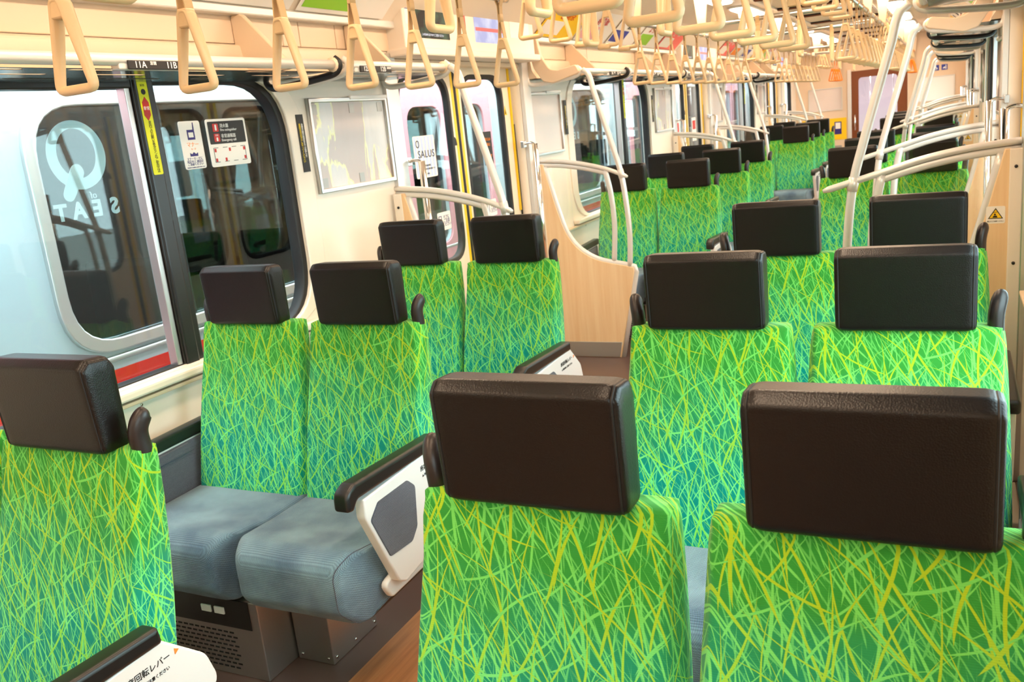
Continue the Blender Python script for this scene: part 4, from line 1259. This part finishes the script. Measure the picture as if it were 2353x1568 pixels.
# sloping posters between ceiling and wall
POST = [(('sign_white', 'lime'), ('red',), 'まちの案内'), (('sign_white', 'pink'), ('red',), '春の旅'), (('pinkred', 'sign_white'), ('white',), 'セール'), (('sign_white', 'orange'), ('ink',), '新発売'), (('sign_white', 'bluesign'), ('ink',), '講座'), (('yellow', 'sign_white'), ('red',), '感謝祭')]
M['lime'] = mat('poster_green', srgb(150, 215, 60), 0.4)
M['pink'] = mat('poster_pink', srgb(250, 190, 190), 0.4)
M['pinkred'] = mat('poster_coral', srgb(250, 110, 110), 0.4)
slope = math.atan2(0.19, 0.205)
PCOL = {'lime': 'green', 'pink': 'pink', 'sign_white': 'white', 'orange': 'orange', 'bluesign': 'blue', 'pinkred': 'coral', 'yellow': 'yellow'}
for s in (-1, 1):
    kk = 0
    for b, bc in enumerate(BAYS[1:]):
        for k in range(5):
            (c1, c2), (ci,), word = POST[(kk * 5 + (1 if s > 0 else 0) + k * 2) % 6]
            kk += 1
            if s < 0 and b == 0:
                (c1, c2), (ci,), word = POST[0]
            elif s < 0 and b == 1:
                (c1, c2), (ci,), word = (POST[5], POST[1], POST[4], POST[0], POST[2])[k]
            lab = '%s %s and %s poster in the strip above the %s %s window' % (ordn(k + 1), PCOL[c1], PCOL[c2], ['nearest', 'middle', 'farthest'][b], ROWN[s])
            t = thing('ceiling_poster', lab, 'poster', (s * 1.222, bc - 1.28 + 0.64 * k, 2.027), 'posters in the sloping ceiling strip')
            R = Matrix.Rotation(s * 0.0, 4, 'Y')
            # local sheet in yz leaning inwards
            lean = Matrix.Rotation(-s * (PI / 2 - slope), 4, 'Y')
            def Q(n_, me, mt, par=t):
                me.transform(lean)
                return obj(n_, me, mt, par)
            pl = 'yz' if s < 0 else 'zy'
            sh = Q('sheet', box(-0.001, 0.001, -0.30, 0.30, 0.0, 0.235), c1)
            Q('print_block', box(-s * 0.002 - 0.0005, -s * 0.002 + 0.0005, -0.28, 0.02, 0.02, 0.12), c2, sh)
            Q('lettering', text(word, 0.075, pl, (-s * 0.003, 0.0, 0.165)), ci, sh)

# ================================================================== STRAPS
def pipe(s, y0, y1, z, label):
    t = thing('strap_pipe', label, 'pipe', (s * 0.55, y0, z), 'pipes that carry the straps')
    obj('tube', sweep([(0, 0, 0), (0, y1 - y0, 0)], 0.0135, 10), 'steel', t)
    k = max(2, int((y1 - y0) / 1.3) + 1)
    for i in range(k):
        yy = 0.04 + (y1 - y0 - 0.08) * i / (k - 1)
        obj('hanger', shape([roundpoly([(-0.022, -0.016), (0.022, -0.016), (0.050, CEIL - z - 0.003), (-0.050, CEIL - z - 0.003)], [0.012, 0.012, 0, 0], 3)], 0.012, 'xz', (0, yy, 0), 0.003), 'cream_warm', t)
    return t

def strap_meshes(belt_len, offset_grip=False):
    """ring from z=0 (bottom of grip bar) to .187; belt above it"""
    H, W = 0.190, 0.0505
    pts = roundpoly([(-W, 0.010), (W, 0.010), (0.0105, H - 0.010), (-0.0105, H - 0.010)], [0.013, 0.013, 0.010, 0.010], 5)
    path, ra, rb = [], [], []
    for x, z in pts:
        path.append((x, 0, z))
        f = min(1, max(0, (z - 0.02) / 0.12))
        ra.append(0.0100 - 0.0035 * f)
        rb.append(0.0115 + 0.0070 * f)
    ring = sweep(path, ra, 10, closed=True, r2=rb, ref=(0, 0, 1))
    if offset_grip:
        ring = join('r', [ring, sweep([(-W - 0.006, 0, 0.006), (0.006, 0, 0.006)], 0.0145, 10)])
    # plate that closes the head of the ring, leaving the belt slot
    head = shape([roundpoly([(-0.021, H - 0.045), (0.021, H - 0.045), (0.0145, H - 0.003), (-0.0145, H - 0.003)], 0.006, 3)], 0.030, 'xz', (0, 0, 0), 0.004)
    ring = join('ring', [ring, head])
    zt = H + belt_len
    parts = []
    for q in (-1, 1):
        parts.append(loft([[(q * 0.013 - 0.0015, -0.013, H - 0.02), (q * 0.013 + 0.0015, -0.013, H - 0.02), (q * 0.013 + 0.0015, 0.013, H - 0.02), (q * 0.013 - 0.0015, 0.013, H - 0.02)],
                           [(q * 0.010 - 0.0015, -0.013, H + 0.012), (q * 0.010 + 0.0015, -0.013, H + 0.012), (q * 0.010 + 0.0015, 0.013, H + 0.012), (q * 0.010 - 0.0015, 0.013, H + 0.012)],
                           [(q * 0.003 - 0.0018, -0.013, H + belt_len * 0.45), (q * 0.003 + 0.0018, -0.013, H + belt_len * 0.45), (q * 0.003 + 0.0018, 0.013, H + belt_len * 0.45), (q * 0.003 - 0.0018, 0.013, H + belt_len * 0.45)],
                           [(q * 0.004 - 0.0018, -0.013, zt - 0.03), (q * 0.004 + 0.0018, -0.013, zt - 0.03), (q * 0.004 + 0.0018, 0.013, zt - 0.03), (q * 0.004 - 0.0018, 0.013, zt - 0.03)],
                           [(q * 0.015 - 0.0018, -0.013, zt), (q * 0.015 + 0.0018, -0.013, zt), (q * 0.015 + 0.0018, 0.013, zt), (q * 0.015 - 0.0018, 0.013, zt)]], smooth=False))
    parts.append(sweep([(0.0160 * math.cos(k * PI / 8), 0, zt + 0.0160 * math.sin(k * PI / 8)) for k in range(9)], 0.0018, 6, r2=0.013, ref=(0, 0, 1)))
    parts.append(shape([[(-0.006, H + belt_len * 0.45 - 0.012), (0.006, H + belt_len * 0.45 - 0.012), (0.006, H + belt_len * 0.45 + 0.02), (-0.006, H + belt_len * 0.45 + 0.02)]], 0.030, 'xz', (0, 0, 0), 0.002))
    return ring, join('belt', parts)

def make_strap(meshes, label, loc, group, rz=0.0, rmat='strap', bmat='belt'):
    t = thing('hanging_strap', label, 'strap', loc, group)
    t.rotation_euler = (0, 0, rz)
    obj('ring', meshes[0], rmat, t)
    obj('belt', meshes[1], bmat, t)
    return t

ZL, ZH, ZPL, ZPH = 1.664, 1.855, 2.000, 2.145
low = high = grip = mid = None
for s in (-1, 1):
    for b in range(3):
        y0 = 0.305 + 4.82 * b
        pn = ['nearest', 'middle', 'farthest'][b]
        pipe(s, y0 - 0.07, y0 + 0.335 * 9 + 0.07, ZPL, 'steel strap pipe over the %s seat group, %s of the aisle' % (pn, ROWN[s]))
        for k in range(10):
            lab = '%s low ivory strap handle of the %s row over the %s seat group' % (ordn(k + 1), ROWN[s], pn)
            loc = (s * 0.55, y0 + 0.335 * k, ZL)
            if low is None:
                low = make_strap(strap_meshes(ZPL - ZL - 0.190), lab, loc, 'low strap handles')
            else:
                dup(low, loc, lab)
        yh = 3.60 + 4.82 * b
        pipe(s, yh - 0.09, yh + 0.33 * 4 + 0.09, ZPH, 'steel strap pipe above the %s doorway, %s of the aisle' % (DN[b], ROWN[s]))
        for k in range(5):
            lab = '%s high-hung ivory strap handle of the %s row in the %s doorway' % (ordn(k + 1), ROWN[s], DN[b])
            loc = (s * 0.55, yh + 0.33 * k, ZH)
            if k >= 2 and s < 0:
                if grip is None:
                    grip = make_strap(strap_meshes(ZPH - ZH - 0.190, True), lab, loc, 'high strap handles')
                else:
                    dup(grip, loc, lab)
            elif high is None:
                high = make_strap(strap_meshes(ZPH - ZH - 0.190), lab, loc, 'high strap handles')
            else:
                dup(high, loc, lab)
# cross pipes over the aisle with a pair of straps turned the other way
ZM = 1.738
for i, yy in enumerate((0.955, 1.900, 2.90, 5.9, 7.6, 10.7, 12.4)):
    t = thing('strap_pipe', '%s steel cross pipe over the aisle from the near end' % ordn(i + 1), 'pipe', (0, yy, ZPL), 'pipes that carry the straps')
    obj('tube', sweep([(-0.532, 0, 0), (0.532, 0, 0)], 0.0135, 10), 'steel', t)
    for q in (-1, 1):
        obj('end_bracket', box(q * 0.512 - 0.018, q * 0.512 + 0.018, -0.02, 0.02, -0.020, 0.020, 0.006), 'cream_warm', t)
    for q, x in (('left', -0.03), ('right', 0.22)):
        lab = '%s ivory strap on the %s cross pipe over the aisle, turned sideways' % (q + '-hand', ordn(i + 1))
        if mid is None:
            mid = make_strap(strap_meshes(ZPL - ZM - 0.190), lab, (x, yy, ZM), 'cross pipe strap handles', PI / 2)
        else:
            dup(mid, (x, yy, ZM), lab)
# orange straps over the priority seats at the far end
org = None
for s in (-1, 1):
    pipe(s, 14.65, 16.05, ZPL, 'steel strap pipe over the far end priority corner, %s of the aisle' % ROWN[s])
    for k in range(4):
        lab = '%s orange strap handle from the near end, %s row by the far end wall' % (ordn(k + 1), ROWN[s])
        loc = (s * 0.62 if s < 0 else 0.55, 14.85 + 0.32 * k, ZL - 0.03)
        loc = (s * 0.55, 14.85 + 0.32 * k, ZL)
        if org is None:
            org = make_strap(strap_meshes(ZPL - ZL - 0.190), lab, loc, 'orange strap handles', 0, 'orange_strap', 'orange_strap')
        else:
            dup(org, loc, lab)

# ================================================================== END WALL DETAILS
t = thing('priority_panel', 'yellow priority seat panel with purple sign on the far end wall', 'sign', (-0.83, END_Y, 0.90))
obj('panel', box(-0.36, 0.35, -0.006, 0, -0.18, 0.175), 'yellow', t)
pk = obj('sign_plate', box(0.16, 0.27, -0.010, -0.006, -0.09, 0.115), 'navy', t)
obj('sign_picture', box(0.175, 0.255, -0.012, -0.010, 0.0, 0.10), 'sign_white', pk)
t = thing('poster_frame', 'pale empty poster frame on the far end wall left of the gangway door', 'poster frame', (-0.81, END_Y, 1.39))
obj('frame', shape([[(-0.27, -0.185), (0.27, -0.185), (0.27, 0.185), (-0.27, 0.185)], [(-0.255, -0.17), (0.255, -0.17), (0.255, 0.17), (-0.255, 0.17)]], 0.016, 'xz', (0, -0.008, 0)), 'satin', t)
obj('film', box(-0.26, 0.26, -0.006, 0, -0.175, 0.175), 'poster_plain', t)
t = thing('poster_frame', 'white empty poster frame on the far end wall right of the gangway door', 'poster frame', (0.87, END_Y, 1.40))
obj('frame', shape([[(-0.265, -0.195), (0.265, -0.195), (0.265, 0.185), (-0.265, 0.185)], [(-0.25, -0.18), (0.25, -0.18), (0.25, 0.17), (-0.25, 0.17)]], 0.016, 'xz', (0, -0.008, 0)), 'satin', t)
obj('film', box(-0.255, 0.255, -0.006, 0, -0.185, 0.175), 'sign_white', t)
for k, (x, lab) in enumerate(((0.865, 'small blue wheelchair sign high on the far end wall'), (0.985, 'small blue pram sign high on the far end wall'))):
    t = thing('blue_sign', lab, 'sign', (x, END_Y, 1.71))
    obj('plate', box(-0.042, 0.042, -0.005, 0, -0.042, 0.042, 0.002), 'bluesign', t)
    if k == 0:
        mk = [shape([[(0.020 * math.cos(a * PI / 8), -0.012 + 0.020 * math.sin(a * PI / 8)) for a in range(16)], [(0.014 * math.cos(a * PI / 8), -0.012 + 0.014 * math.sin(a * PI / 8)) for a in range(16)]], 0.001, 'xz', (0, -0.0056, 0)), shape([[(-0.008, -0.01), (0.02, -0.02), (0.022, -0.014), (0.0, -0.002), (0.0, 0.022), (-0.008, 0.022)]], 0.001, 'xz', (0, -0.0058, 0)), shape([[(-0.004 + 0.006 * math.cos(a * PI / 4), 0.030 + 0.006 * math.sin(a * PI / 4)) for a in range(8)]], 0.001, 'xz', (0, -0.0056, 0))]
    else:
        mk = [shape([[(-0.028, -0.02), (0.008, -0.02), (0.008, 0.012), (-0.012, 0.0)]], 0.001, 'xz', (0, -0.0056, 0)), shape([[(0.014, -0.03), (0.026, -0.03), (0.026, 0.022), (0.014, 0.022)]], 0.001, 'xz', (0, -0.0056, 0)), shape([[(0.020 + 0.006 * math.cos(a * PI / 4), 0.031 + 0.006 * math.sin(a * PI / 4)) for a in range(8)]], 0.001, 'xz', (0, -0.0056, 0))]
    obj('symbol', join('m', mk), 'ivory_txt', t)
t = thing('wall_plate', 'dark little plate on the far end wall under the yellow panel', 'plate', (-0.62, END_Y, 0.60))
obj('plate', box(-0.06, 0.06, -0.006, 0, -0.025, 0.025, 0.002), 'kick', t)
